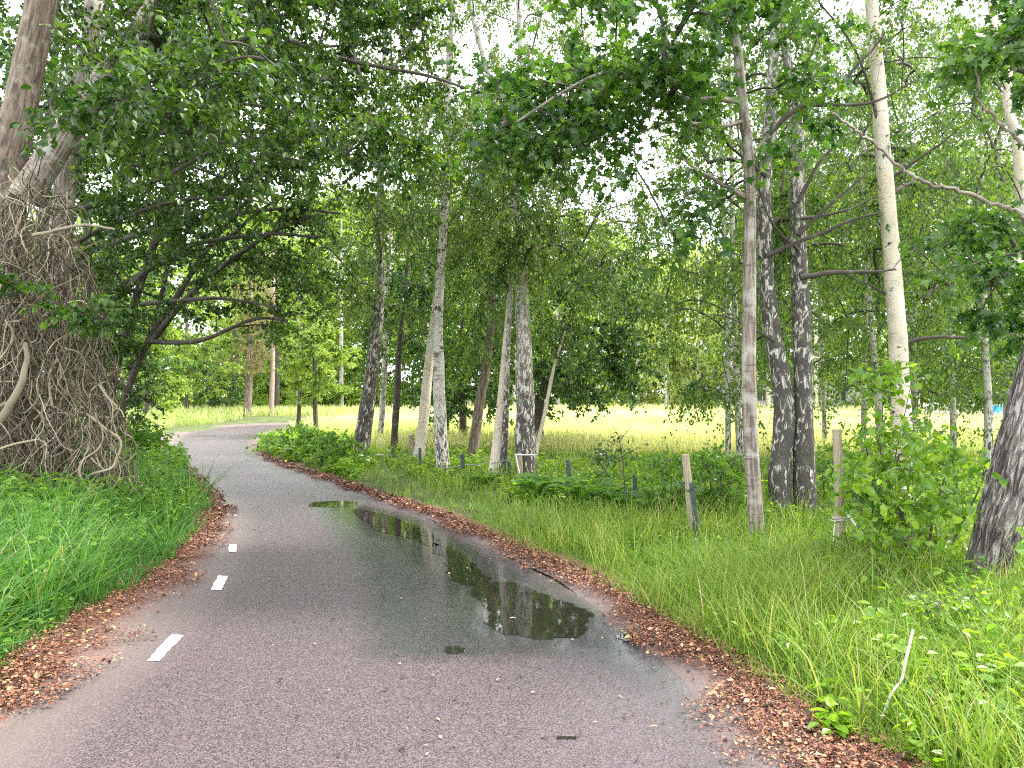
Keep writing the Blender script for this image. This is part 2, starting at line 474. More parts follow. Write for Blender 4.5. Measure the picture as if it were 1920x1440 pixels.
# ------------------------------------------------------------------ the setting
xs = np.concatenate([[-400, -200, -100, -60, -40, -28, -20, -16], np.arange(-13, 15.01, .25), [17, 20, 24, 30, 40, 60, 100, 200, 400]])
ys = np.concatenate([[-30, -10, -4, 0], np.arange(1, 26, .25), np.arange(26, 48, .8), [50, 55, 60, 66, 74, 90, 120, 180, 300, 600]])
GX, GY = np.meshgrid(xs, ys)
gp = np.stack([GX.ravel(), GY.ravel()], -1)
gz = height(gp)
i = (np.arange(len(ys) - 1)[:, None] * len(xs) + np.arange(len(xs) - 1)[None]).ravel()
mb = MB(); mb.add(np.c_[gp, gz], np.stack([i, i + 1, i + len(xs) + 1, i + len(xs)], -1))
ground = tag(mb.build('ground', M['ground'], smooth=True), 'leafy roadside ground and meadow soil under the grass', kind='structure')
MEADOW_PX = [(560, 852), (700, 838), (830, 845), (1000, 855), (1200, 862), (1420, 858), (1700, 852), (2400, 850), (2400, 768), (1700, 772), (1200, 772), (900, 776), (640, 785)]
MEADOW = np.array([on_ground(*p)[:2] for p in MEADOW_PX])
attr_float(ground, 'meadow', in_poly(gp[:, 0], gp[:, 1], MEADOW))

nu = 44
u = np.linspace(0, 1, nu)
rp = EL[:, None] * (1 - u[None, :, None]) + ER[:, None] * u[None, :, None]
# subdivide along
nl = len(EL); fine = np.linspace(0, nl - 1, nl * 3)
rp = np.stack([np.stack([np.interp(fine, np.arange(nl), rp[:, j, c]) for c in (0, 1)], -1) for j in range(nu)], 1)
n0 = len(fine)
flat = rp.reshape(-1, 2)
mb = MB(); i = (np.arange(n0 - 1)[:, None] * nu + np.arange(nu - 1)[None]).ravel()
mb.add(np.c_[flat, np.zeros(len(flat))], np.stack([i, i + 1, i + nu + 1, i + nu], -1))
flat_road = flat
road = tag(mb.build('road', M['road'], smooth=True), 'narrow wet asphalt lane curving left between the trees', kind='structure')
WET_PX = [(582, 950), (690, 945), (800, 985), (960, 1060), (1120, 1150), (1200, 1210), (1330, 1330), (1300, 1350), (1200, 1270), (1080, 1222), (930, 1236), (692, 1232), (690, 1120), (672, 1060), (630, 1000)]
WET = np.array([on_ground(*p)[:2] for p in WET_PX])
closed = np.vstack([WET, WET[:1]])
sd = dist_poly(flat, closed) * np.where(in_poly(flat[:, 0], flat[:, 1], WET), 1, -1)
attr_float(road, 'wet', np.clip(.5 + sd / .55, 0, 1))
across = np.tile(u, n0)
attr_float(road, 'damp_sheen', np.clip((across - .45) * 1.6, 0, 1))
attr_float(road, 'dust', np.clip(1.25 - across / .12, 0, 1) + np.clip(1 - (1 - across) / .07, 0, 1))


def strip(inner, outer, name, seed, label):
    k = 9; t = np.linspace(0, 1, k)
    fi = np.linspace(0, len(inner) - 1, len(inner) * 3)
    I = np.stack([np.interp(fi, np.arange(len(inner)), inner[:, c]) for c in (0, 1)], -1)
    O = np.stack([np.interp(fi, np.arange(len(inner)), outer[:, c]) for c in (0, 1)], -1)
    ln = np.concatenate([[0], np.cumsum(np.hypot(*np.diff(I, axis=0).T))])
    w = np.hypot(*(O - I).T)
    dirn = (O - I) / w[:, None]
    jit = wob(ln, ln * 0, seed, 6, 1.3) * .10 - .07 * np.minimum(1, w)
    I2 = I + dirn * jit[:, None]; O2 = O + dirn * .45
    P = I2[:, None] * (1 - t[None, :, None]) + O2[:, None] * t[None, :, None]
    flat = P.reshape(-1, 2)
    base = .006 + .02 * np.sin(np.minimum(t, .6) / .6 * np.pi / 2)[None] + 0 * ln[:, None]
    z = base * (1 + .5 * wob(P[..., 0], P[..., 1], seed + 3, 5, 4))
    z[:, -1] = height(P[:, -1]) - .03
    z[:, 0] = -.006; z[:, 1] = .004
    mb = MB(); n = len(fi); i = (np.arange(n - 1)[:, None] * k + np.arange(k - 1)[None]).ravel()
    mb.add(np.c_[flat, z.ravel()], np.stack([i, i + 1, i + k + 1, i + k], -1))
    o = mb.build(name, M['verge'], smooth=True)
    attr_float(o, 'fade', np.tile(t * 1.5, n) * np.clip(1 - (flat[:, 1] - 20) / 9, -.6, 1))
    return tag(o, label, kind='structure')


strip(EL, OL, 'road_verge', 21, 'reddish soil verge along the left edge of the lane')
strip(ER, OR, 'road_verge', 37, 'reddish soil verge along the right edge of the lane')

# painted edge dashes
for quad, lab in (([(275, 1240), (298, 1240), (344, 1193), (322, 1190)], 'nearest and longest white painted edge dash, chipped along one side'),
                  ([(395, 1107), (415, 1107), (428, 1081), (409, 1080)], 'middle white painted edge dash beside the leaf litter'),
                  ([(428, 1036), (443, 1036), (444, 1021), (430, 1021)], 'farthest and smallest white painted edge dash')):
    q = np.array([on_ground(*p) for p in quad]); per = 10
    pts = []
    for a, b in zip(q, np.roll(q, -1, 0)):
        t = np.linspace(0, 1, per, endpoint=False)[:, None]
        pts.append(a * (1 - t) + b * t + rng.normal(0, .0035, (per, 3)) * [1, 1, 0])
    pts = np.vstack(pts); pts[:, 2] = .005
    mb = MB(); n = len(pts); mb.add(np.vstack([pts, pts.mean(0)]), np.stack([np.arange(n), (np.arange(n) + 1) % n, np.full(n, n)], -1))
    tag(mb.build('road_marking', M['paint']), lab, kind='structure')


def puddle(px, seed, amp, label, cell=.018):
    p = spline(np.array([on_ground(*q)[:2] for q in px + px[:1]]), 8)
    lo, hi = p.min(0) - .1, p.max(0) + .1
    gx, gy_ = np.arange(lo[0], hi[0], cell), np.arange(lo[1], hi[1], cell * 1.6)
    X, Y = np.meshgrid(gx, gy_); q = np.stack([X.ravel(), Y.ravel()], -1)
    f = dist_poly(q, p) * np.where(in_poly(q[:, 0], q[:, 1], p), 1, -1) + amp * wob(q[:, 0], q[:, 1], seed, 8, 4.0)
    f = f.reshape(X.shape); c = (f[:-1, :-1] + f[1:, :-1] + f[:-1, 1:] + f[1:, 1:]) / 4 > 0
    i, jx = np.nonzero(c); w = len(gx); a = i * w + jx
    F = np.stack([a, a + 1, a + w + 1, a + w], -1)
    used, inv = np.unique(F, return_inverse=True)
    mb = MB(); mb.add(np.c_[q[used], np.full(len(used), .0025)], inv.reshape(F.shape))
    return tag(mb.build('puddle', M['water'], smooth=True), label, kind='structure')


PUD = [(655, 953), (690, 957), (745, 972), (800, 995), (830, 1022), (890, 1052), (960, 1085), (1010, 1110), (1075, 1140), (1112, 1170), (1100, 1196), (1050, 1204), (975, 1196), (920, 1172),
       (905, 1140), (870, 1110), (850, 1075), (812, 1045), (790, 1016), (720, 998), (680, 975)]
puddle([(655, 953), (690, 957), (745, 972), (800, 995), (825, 1018), (812, 1026), (770, 1010), (720, 998), (680, 975)], 3, .06, 'bright mirror-like puddle at the far end of the wet patch')
puddle([(815, 1020), (850, 1030), (890, 1055), (905, 1082), (880, 1096), (850, 1078), (822, 1045)], 12, .09, 'dark narrow puddle in the middle of the wet patch')
puddle([(905, 1090), (960, 1088), (1010, 1110), (1075, 1140), (1108, 1172), (1090, 1194), (1040, 1200), (975, 1190), (925, 1165), (900, 1130), (880, 1105)], 13, .12, 'broad dark puddle at the near end of the wet patch')
pp = np.array([on_ground(*q)[:2] for q in PUD + PUD[:1]])
fd = dist_poly(flat_road, pp) * np.where(in_poly(flat_road[:, 0], flat_road[:, 1], pp), 0, 1)
attr_float(road, 'film', np.clip(1 - fd / .45, 0, 1))
puddle([(833, 1214), (850, 1211), (870, 1216), (862, 1224), (838, 1224)], 4, .014, 'tiny oval puddle in front of the long one')
puddle([(990, 1384), (1050, 1380), (1140, 1383), (1120, 1389), (1040, 1388)], 6, .014, 'thin streak of standing water close to the viewer')
puddle([(585, 942), (640, 940), (670, 946), (640, 952), (590, 950)], 8, .10, 'shallow far puddle upstream of the long one')
puddle([(1150, 1192), (1190, 1188), (1215, 1200), (1180, 1206)], 9, .015, 'small puddle caught in the leaf litter')


# ------------------------------------------------------------------ litter, grass, ground cover
def scatter_edge(inner, outer, n, a, b, near_bias=1.0):
    """Random points between inner (a) and outer (b) edge lines, evenly spread over the picture."""
    li = np.arange(len(inner)); P = []
    t = rng.uniform(10, len(inner) - 60, n * 3)
    I = np.stack([np.interp(t, li, inner[:, c]) for c in (0, 1)], -1); O = np.stack([np.interp(t, li, outer[:, c]) for c in (0, 1)], -1)
    f = rng.uniform(a, b, len(t))
    P = I + (O - I) * f[:, None]
    w = np.hypot(*(O - I).T) / np.maximum(P[:, 1], 2.3) ** near_bias
    k = rng.random(len(t)) < w / w.max()
    k = np.nonzero(k)[0][:n]
    return P[k], f[k]


mb = MB()
for inner, outer, n in ((EL, OL, 60000), (ER, OR, 150000)):
    P, f = scatter_edge(inner, outer, n, -.35, 1.5, .8)
    dens = wob(P[:, 0], P[:, 1], 77, 6, 3.0)
    keep = rng.random(len(P)) < np.clip(np.where(f < 0, .12 + f * .3, .12 + 1.3 * np.clip(f, 0, 1)) + .75 * dens, 0.01, 1); P, f = P[keep], f[keep]
    k = len(P); z = np.maximum(height(P), .022) + rng.uniform(.004, .03, k)
    A = rng.normal(0, 1, (k, 3)); A[:, 2] *= .22
    Nn = np.array([0, 0, 1.]) + rng.normal(0, .35, (k, 3))
    L = rng.gamma(2.2, .0062, k).clip(.006, .048) * np.clip(P[:, 1] / 6, 1, 2.2)
    leaves(mb, np.c_[P, z], A, Nn, L, L * rng.uniform(.45, .8, k), 'diamond')
tag(mb.build('fallen_leaves', M['litter']), 'brown leaf litter along both edges of the lane', 'leaf litter', kind='stuff')

mb = MB()
n = 420; t = rng.uniform(20, 130, n); li = np.arange(len(EL)); f = rng.beta(2.0, 1.2, n)
P = np.stack([np.interp(t, li, EL[:, c]) * (1 - f) + np.interp(t, li, ER[:, c]) * f for c in (0, 1)], -1)
A = rng.normal(0, 1, (n, 3)); A[:, 2] *= .1
L = rng.uniform(.012, .034, n)
leaves(mb, np.c_[P, np.full(n, .011)], A, np.array([0, 0, 1.]) + rng.normal(0, .2, (n, 3)), L, L * rng.uniform(.25, .6, n), 'diamond', rnd=rng.choice([0.02, .15, .3, .95], n, p=[.45, .25, .2, .1]))
n = 5200; t = rng.uniform(18, 110, n); f = rng.beta(3.2, 1.0, n)                                      # dark crumbs along the wet right side
P = np.stack([np.interp(t, li, EL[:, c]) * (1 - f) + np.interp(t, li, ER[:, c]) * f for c in (0, 1)], -1); P = P[rng.random(n) < np.clip(.35 + .8 * wob(P[:, 0], P[:, 1], 8, 5, 2.5), .04, 1)]; n = len(P)
A = rng.normal(0, 1, (n, 3)); A[:, 2] *= .1; L = rng.gamma(2., .005, n).clip(.004, .03)
leaves(mb, np.c_[P, np.full(n, .009)], A, np.array([0, 0, 1.]) + rng.normal(0, .2, (n, 3)), L, L * rng.uniform(.2, .6, n), 'diamond', rnd=rng.choice([0.0, .1, .25], n))
n = 60; x, y = rng.uniform(450, 1300, n), rng.uniform(960, 1400, n); P = on_ground(x, y); P[:, 2] = .012
A = rng.normal(0, 1, (n, 3)); A[:, 2] *= .1
leaves(mb, P, A, np.array([0, 0, 1.]) + rng.normal(0, .3, (n, 3)), rng.uniform(.02, .045, n), rng.uniform(.008, .02, n), 'ovate', rnd=rng.choice([0., .2, .95, 1], n))
tag(mb.build('fallen_leaves', M['litter']), 'scattered leaf scraps and seeds lying on the wet asphalt', 'leaf litter', kind='stuff')


def blades(mb, P, L, W, lean=.45, rnd=None, m=0):
    """Curved grass blades standing on P (k, 3)."""
    k = len(P); az = rng.uniform(0, 2 * np.pi, k); ln = np.abs(rng.normal(lean, .25, k)) + .05
    D = np.stack([np.cos(az), np.sin(az), np.zeros(k)], -1); B = np.stack([-D[:, 1], D[:, 0], D[:, 2]], -1)
    fa = rng.uniform(0, np.pi, k); B = B * np.cos(fa)[:, None] + D * np.sin(fa)[:, None]
    rows = []
    for t, w in ((0, .8), (.35, 1.), (.72, .7)):
        c = P + D * (L * ln * t ** 1.8)[:, None] + np.array([0, 0, 1.]) * (L * (t - .30 * ln * t * t))[:, None]
        rows += [c - B * (W * w / 2)[:, None], c + B * (W * w / 2)[:, None]]
    rows.append(P + D * (L * ln * 1.05)[:, None] + np.array([0, 0, 1.]) * (L * (1 - .38 * ln))[:, None])
    V = np.stack(rows, 1)
    b = (np.arange(k) * 7)[:, None, None]
    F = (b + np.array([(0, 1, 3), (0, 3, 2), (2, 3, 5), (2, 5, 4), (4, 5, 6)])[None]).reshape(-1, 3)
    r = rng.random(k) if rnd is None else rnd
    mb.add(V.reshape(-1, 3), F, m, np.repeat(r, 7))


def grass_patch(mb, poly, n, L, wscale=1.0, lean=.45, tone=(0, 1), clump=.5):
    x, y = sample_poly(poly, int(n * 1.6))
    P = on_ground(x, y); d = P[:, 1]
    c = wob(P[:, 0], P[:, 1], 91, 6, 1.7)
    keep = (rng.random(len(P)) < 1 - clump * (.5 - .5 * c)) & ~in_poly(P[:, 0], P[:, 1], SHOULDER_POLY)
    # stragglers may creep into the litter rim
    P, d, c = P[keep][:n], d[keep][:n], c[keep][:n]
    P[:, 2] = height(P) - .02
    k = len(P)
    LL = rng.uniform(L[0], L[1], k) * (1 + .35 * c)
    edge = np.minimum(dist_poly(P[:, :2], OR), dist_poly(P[:, :2], OL))
    LL *= np.clip(.38 + edge / 1.3, .38, 1)
    WW = np.maximum(.0055, .0011 * d) * rng.uniform(.7, 1.4, k) * wscale
    r = np.clip(tone[0] + (tone[1] - tone[0]) * np.clip(.45 + .22 * c + rng.normal(0, .2, k), 0, 1), 0, 1)
    blades(mb, P, LL, WW, lean, r)


VR = [(478, 838), (500, 815), (560, 806), (640, 815), (720, 835), (1000, 842), (1500, 842), (2300, 842), (2600, 1600), (2000, 1700), (1640, 1440), (1380, 1290), (1230, 1180), (1090, 1095), (930, 1020), (780, 960), (690, 925), (600, 895), (520, 868)]
NEAR_R = [(900, 1000), (2300, 960), (2500, 1750), (2050, 1700), (1640, 1440), (1380, 1290), (1230, 1180), (1090, 1095)]
mb = MB()
grass_patch(mb, VR, 70000, (.15, .36))
grass_patch(mb, NEAR_R, 60000, (.18, .46), .8)
grass_patch(mb, NEAR_R, 9000, (.15, .40), .9, .7, (.8, 1.0), .8)
x, y = sample_poly(NEAR_R, 200); C = on_ground(x, y)
C = np.repeat(C, 34, 0); C[:, :2] += rng.normal(0, .07, (len(C), 2)); C = C[~in_poly(C[:, 0], C[:, 1], SHOULDER_POLY)]; C[:, 2] = height(C) - .02; k = len(C)
blades(mb, C, rng.uniform(.25, .58, k), rng.uniform(.005, .009, k), .4, np.clip(rng.normal(.6, .2, k), 0, 1))
tag(mb.build('grass', M['grass_right']), 'tall bright green grass on the right verge below the birches', 'grass', kind='stuff')

mb = MB()                                                    # seed stems above the verge grass
x, y = sample_poly(NEAR_R, 380); P = on_ground(x, y); P = P[~in_poly(P[:, 0], P[:, 1], SHOULDER_POLY)]; P[:, 2] = height(P)
k = len(P); blades(mb, P, rng.uniform(.5, .95, k), np.full(k, .003), .55, rng.uniform(.85, 1, k))
az = rng.uniform(0, 6.28, 3000)
tag(mb.build('grass', M['grass_right']), 'thin straw coloured seed stems rising above the right verge', 'grass', kind='stuff')

VL = [(-700, 1900), (-230, 1440), (-60, 1312), (20, 1240), (160, 1150), (290, 1086), (333, 1040), (372, 1000), (400, 965), (395, 935), (362, 900), (330, 872), (308, 852), (296, 838), (300, 820), (330, 806), (300, 798), (150, 800), (-300, 850), (-900, 1000)]
mb = MB()
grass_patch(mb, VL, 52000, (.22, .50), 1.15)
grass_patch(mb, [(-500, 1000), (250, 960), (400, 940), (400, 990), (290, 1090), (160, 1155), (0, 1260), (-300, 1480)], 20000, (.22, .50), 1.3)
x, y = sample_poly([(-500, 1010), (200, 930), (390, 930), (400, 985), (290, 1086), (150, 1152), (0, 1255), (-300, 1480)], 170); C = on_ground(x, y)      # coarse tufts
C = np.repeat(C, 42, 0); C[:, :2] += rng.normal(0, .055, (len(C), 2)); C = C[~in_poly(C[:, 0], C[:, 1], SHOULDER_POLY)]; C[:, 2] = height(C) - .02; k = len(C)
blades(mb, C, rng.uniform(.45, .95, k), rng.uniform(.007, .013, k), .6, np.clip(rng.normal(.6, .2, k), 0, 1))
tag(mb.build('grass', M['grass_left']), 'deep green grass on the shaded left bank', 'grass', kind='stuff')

mb = MB()
FIELD = [(540, 812), (700, 850), (900, 858), (1400, 866), (2300, 862), (2300, 768), (1700, 771), (1200, 771), (900, 775), (640, 783)]
x, y = sample_poly(FIELD, 70000); P = on_ground(x, y); P = P[~in_poly(P[:, 0], P[:, 1], SHOULDER_POLY)]; P[:, 2] = height(P) - .03; k = len(P)
c = wob(P[:, 0], P[:, 1], 17, 5, .35)
blades(mb, P, rng.uniform(.3, .75, k), np.clip(.0009 * P[:, 1], .012, .08), .35, np.clip(.5 + .28 * c + rng.normal(0, .2, k) + .004 * (P[:, 1] - 30), 0, 1))
FL = [(235, 830), (300, 812), (330, 803), (480, 791), (700, 788), (700, 780), (235, 780), (100, 800)]
x, y = sample_poly(FL, 14000); P = on_ground(x, y); P = P[~in_poly(P[:, 0], P[:, 1], SHOULDER_POLY)]; P[:, 2] = height(P) - .03; k = len(P)
blades(mb, P, rng.uniform(.3, .8, k), np.clip(.0009 * P[:, 1], .012, .08), .4, np.clip(rng.normal(.3, .25, k), 0, 1))
tag(mb.build('meadow_grass', M['grass_field']), 'sunlit yellow-green meadow grass beyond the birches', 'grass', kind='stuff')


def cover(mb, poly, n, hmax, L, d0=None, m=0, kind='ovate'):
    """Low broad-leaved plants: short stalks carrying leaf whorls."""
    x, y = sample_poly(poly, n); P = on_ground(x, y); P = P[~in_poly(P[:, 0], P[:, 1], SHOULDER_POLY)]
    c = wob(P[:, 0], P[:, 1], 33, 6, 1.4); P = P[rng.random(len(P)) < np.clip(.45 + .6 * c, .05, 1)]
    P[:, 2] = height(P); k = len(P); H = rng.uniform(.4, 1, k) * hmax
    top = P + np.c_[rng.normal(0, .08, (k, 2)), H]
    mid = (P + top) / 2 + np.c_[rng.normal(0, .02, (k, 2)), np.zeros(k)]
    tubes(mb, np.stack([P, mid, top], 1), np.tile([.004, .003, .002], (k, 1)), 3, m, .2)
    for lev, q in ((1.0, 4), (.75, 4), (.5, 3), (.3, 2)):
        for j in range(q):
            az = rng.uniform(0, 6.28, k); A = np.stack([np.cos(az), np.sin(az), rng.normal(-.1, .3, k)], -1)
            l = rng.uniform(L[0], L[1], k) * np.clip(P[:, 1] / 10, 1, 2)
            leaves(mb, P + (top - P) * lev + A * .02, A, np.array([0, 0, 1.]) + rng.normal(0, .35, (k, 3)), l, l * .6, kind, m)


mb = MB()
cover(mb, [(-600, 1100), (0, 960), (200, 930), (330, 900), (395, 940), (330, 1010), (200, 1100), (40, 1180), (-200, 1300)], 2500, .50, (.04, .085))
cover(mb, [(150, 960), (200, 870), (330, 870), (360, 900), (300, 960)], 900, .55, (.05, .09))
cover(mb, [(-100, 1020), (0, 985), (210, 960), (250, 985), (60, 1050)], 350, .5, (.05, .09))
cover(mb, [(-300, 1300), (0, 1130), (140, 1100), (120, 1160), (0, 1240), (-150, 1360)], 420, .22, (.03, .055))
tag(mb.build('undergrowth', M['leaf_shrub']), 'low broad-leaved plants mixed into the grass of the left bank', 'undergrowth', kind='stuff')
mb = MB()
cover(mb, [(700, 860), (1000, 865), (1500, 870), (1950, 900), (1950, 1010), (1500, 1010), (1250, 1000), (1000, 960), (750, 900)], 2600, .27, (.045, .075))
cover(mb, [(1500, 1060), (2000, 1060), (2000, 1400), (1800, 1400), (1600, 1250)], 260, .34, (.05, .085))
cover(mb, [(1100, 1000), (1560, 1010), (1640, 1250), (1480, 1290), (1250, 1130)], 420, .22, (.03, .06))
cover(mb, [(1650, 1250), (1900, 1250), (2000, 1440), (1700, 1420)], 200, .25, (.025, .05))
cover(mb, [(475, 840), (520, 812), (640, 825), (700, 865), (660, 905), (540, 870)], 500, .35, (.05, .09))
cover(mb, [(1480, 1330), (1600, 1340), (1720, 1420), (1900, 1440), (1800, 1500), (1600, 1420)], 90, .12, (.05, .09))
tag(mb.build('undergrowth', M['leaf_bright']), 'bright low broad-leaved plants on the right verge', 'undergrowth', kind='stuff')


# ------------------------------------------------------------------ trees
class Tree:
    def __init__(s, name, label, cat, base_px=None, base=None, group=None):
        s.base = np.asarray(base, float) if base is not None else on_ground(*base_px)
        s.base = np.array([s.base[0], s.base[1], height(s.base[None, :2])[0]])
        s.root = thing(name, label, cat, s.base, group)
        s.pos, s.par, s.rad, s.stem = [], [], [], []
        s.rest = None
        s.chains = []

    def trunk(s, pts, mat, d=None, rough=.10, sides=20, ring=.09, name='trunk', ddepth=0.0, flare=.35, label=None):
        """pts: (px, py, width_px) from the base up at distance d (plus ddepth metres per metre of height)."""
        d = s.base[1] if d is None else d
        p = np.array(pts, float)
        zz = EYE + (HZ - p[:, 1]) / F_PX * d
        dd = d + ddepth * zz
        P = at(p[:, 0], p[:, 1], dd); R = p[:, 2] * .92 / 2 / F_PX * dd
        low = P[0].copy(); low[2] = min(low[2], height(low[None, :2])[0]) - .15
        P = np.vstack([low, P]); R = np.r_[R[0] * (1 + .5 * flare), R]
        Q = spline(np.c_[P, R], 12)
        ln = np.r_[0, np.cumsum(np.linalg.norm(np.diff(Q[:, :3], axis=0), axis=1))]
        k = max(8, int(ln[-1] / ring)); t = np.linspace(0, ln[-1], k)
        Q = np.stack([np.interp(t, ln, Q[:, c]) for c in range(4)], -1)
        R = Q[:, 3] * (1 + .6 * flare * np.exp(-t / .22))
        amp = np.minimum(R, .05)[:, None] * .25
        Q[:, :2] += amp * np.stack([wob(t, 0 * t, int(rng.integers(9999)), 4, .9), wob(t, 0 * t, int(rng.integers(9999)), 4, .9)], -1)
        mb = MB(); tube(mb, Q[:, :3], R, sides, 0, rough)
        o = mb.build(name, M[mat], s.root, True, s.base)
        if label: o['label'] = label
        first = len(s.pos)
        for i in range(0, k, max(1, int(.25 / ring))):
            s.par.append(len(s.pos) - 1 if len(s.pos) > first else -1)
            s.pos.append(Q[i, :3]); s.rad.append(R[i]); s.stem.append(True)
        return s

    def limb(s, pts, w0, w1, d0, d1=None, mat='dark', rough=.10):
        q = np.array(pts, float); d1 = d0 if d1 is None else d1
        Q = spline(at(q[:, 0], q[:, 1], np.linspace(d0, d1, len(q))), 8); k = len(Q); t = np.linspace(0, 1, k)
        Q += .012 * np.stack([wob(t * 9, 0 * t, int(rng.integers(9999)), 4) for _ in range(3)], -1) * np.minimum(1, 4 * t)[:, None]
        R = np.linspace(w0, w1, k) / 2 / F_PX * d0
        mb = MB(); tube(mb, Q, R, 9, 0, rough); mb.build('limb', M[mat], s.root, True, s.base)
        for i in range(1, k, 2):
            s.par.append(-1 if i == 1 else len(s.pos) - 1); s.pos.append(Q[i]); s.rad.append(R[i]); s.stem.append(True)

    def grow(s, targets, zmin=0.0, rise=.22, k=7, r0=.0078, wig=.07):
        """Branches from the nearest wood to each target point; returns one chain of node numbers per target."""
        T = np.asarray(targets, float)
        N0 = np.array([p for p, st in zip(s.pos, s.stem) if st])
        order = np.argsort(np.min(np.linalg.norm(T[:, None] - N0[None], axis=2), 1))
        out = []
        for j in order:
            t = T[j]; Np = np.array(s.pos)
            dv = t - Np; dist = np.linalg.norm(dv, axis=1)
            cost = dist + .9 * np.maximum(0, Np[:, 2] + .15 * dist - t[2]) + np.where(Np[:, 2] < zmin, 50, 0) + np.where(np.array(s.stem), 0, .12)
            a = int(np.argmin(cost)); A = Np[a]; D = dist[a]
            ctrl = A + (t - A) * .5 + np.array([0, 0, rise * D]) + rng.normal(0, wig * D, 3)
            c2 = A + (t - A) * .8 + rng.normal(0, wig * D * .6, 3) + np.array([0, 0, rise * .6 * D])
            u = np.linspace(0, 1, k + 1)[1:, None]
            B = (1 - u) ** 3 * A + 3 * (1 - u) ** 2 * u * ctrl + 3 * (1 - u) * u ** 2 * c2 + u ** 3 * t
            ids = [a]
            for b in B:
                s.par.append(ids[-1]); ids.append(len(s.pos)); s.pos.append(b); s.rad.append(0.); s.stem.append(False)
            out.append(ids)
        s.chains += out
        s.r0 = r0
        return out

    def wood(s, mat='dark', parts=True, thin=.004, most=80):
        """Turn the chains into limb meshes: one per limb that leaves the trunk (small ones of far trees in one)."""
        n = len(s.pos); tips = np.zeros(n)
        for c in s.chains:
            q = c[-1]
            while q >= 0 and not s.stem[q]:
                tips[q] += 1; q = s.par[q]
        groups = {}
        for c in s.chains:
            q = c[1]
            while not s.stem[s.par[q]]: q = s.par[q]
            groups.setdefault(q, []).append(c)
        big = sorted(groups, key=lambda g: -tips[g])
        rest = MB(); made = 0
        for g in big:
            mb = MB() if parts and made < most else rest
            for c in groups[g]:
                P = np.array([s.pos[q] for q in c]); R = np.array([max(s.r0 * math.sqrt(max(tips[q], 1)), thin) for q in c[1:]])
                R = np.r_[R[0], R]
                cap = .55 * s.rad[c[0]] if s.stem[c[0]] else 1e9
                R = np.minimum(R, max(cap, thin)); R[-1] *= .5
                tube(mb, P, R, 6 if R[0] > .015 else 4, 0, .0, cap=False)
            if mb is not rest:
                mb.build('limb', M[mat] if not isinstance(mat, (list, tuple)) else M[mat[0]], s.root, True, s.base); made += 1
        s.rest = rest if rest.n else None

    def foliage(s, chains, n, R, leaf, L, ratio=.62, kind='ovate', twigs=7, droop=.25, up=1.0, jit=.5, flat=.45, twig_r=.0034, name='crown', wood='dark', lab=None, tone=(0, 1)):
        """Twigs and leaves round the end of every chain."""
        mb = MB(); k = len(chains)
        C = np.array([[s.pos[q] for q in c[-4:]] for c in chains])              # (k, 4, 3)
        ch = np.repeat(np.arange(k), twigs); t = rng.uniform(.2, 1, len(ch)) * 3
        i = np.minimum(t.astype(int), 2); f = (t - i)[:, None]
        P0 = C[ch, i] * (1 - f) + C[ch, i + 1] * f
        D = norm(rng.normal(0, 1, (len(ch), 3)) * [1, 1, flat] + .5 * norm(C[ch, 3] - C[ch, 0]))
        RR = (R if np.isscalar(R) else np.repeat(R, twigs)) * rng.uniform(.45, 1.15, len(ch))
        tt = np.linspace(0, 1, 5)
        TW = P0[:, None] + D[:, None] * (RR[:, None] * tt)[..., None] - np.array([0, 0, 1.]) * (droop * RR[:, None] * tt ** 2)[..., None]
        TW = TW + np.cumsum(rng.normal(0, .03, TW.shape) * RR[:, None, None], 1) * (tt > 0)[None, :, None]
        # twigs
        px, py = project(TW[:, -1]); vis = (px > -250) & (px < 2170) & (py > -250)
        tubes(mb, TW[vis], np.outer(np.full(vis.sum(), 1.), np.array([1, .85, .7, .5, .3]) * twig_r), 3, 1)
        # leaves
        m = int(n); w = rng.integers(0, len(ch), m); u = rng.uniform(.08, 1, m) * 4; i = np.minimum(u.astype(int), 3); f = (u - i)[:, None]
        P = TW[w, i] * (1 - f) + TW[w, i + 1] * f
        tan = norm(TW[w, i + 1] - TW[w, i])
        P = P + rng.normal(0, .018 + .06 * np.minimum(RR[w], .6)[:, None], (m, 3)) * .6
        A = tan * .5 + rng.normal(0, .55, (m, 3)) - np.array([0, 0, droop])
        Nn = np.array([0, 0, up]) + rng.normal(0, jit, (m, 3))
        px, py = project(P); inside = (px > -200) & (px < 2120) & (py > -200)
        keep = inside | (rng.random(m) < .45)
        sc = np.where(inside, 1., 1.45)
        LL = L * rng.uniform(.65, 1.25, m) * sc
        base = (rng.normal(0, .15, len(ch)) + np.repeat(rng.normal(0, .16, k), twigs))[w]
        r = np.clip(tone[0] + (tone[1] - tone[0]) * np.clip(rng.beta(2, 2.2, m) + base, 0, 1), 0, 1)
        for poly, far in GAPS:
            keep &= ~(in_poly(px, py, poly) & (P[:, 1] < far) & (rng.random(m) < .85))
        P, A, Nn, LL, r = P[keep], A[keep], Nn[keep], LL[keep], r[keep]
        leaves(mb, P, A, Nn, LL, LL * ratio * rng.uniform(.85, 1.15, len(P)), kind, 0, r)
        if getattr(s, 'rest', None) is not None:
            for V, A, Cc in zip(s.rest.V, s.rest.A, s.rest.C): pass
            mb.add(np.concatenate(s.rest.V), np.concatenate([f for f, m in s.rest.P]), 1)
        o = mb.build(name, [M[leaf], M[wood]], s.root, False, s.base)
        if lab: o['label'] = lab
        return s


def targets(poly, n, d0, d1):
    x, y = sample_poly(poly, n)
    return at(x, y, rng.uniform(d0, d1, n))


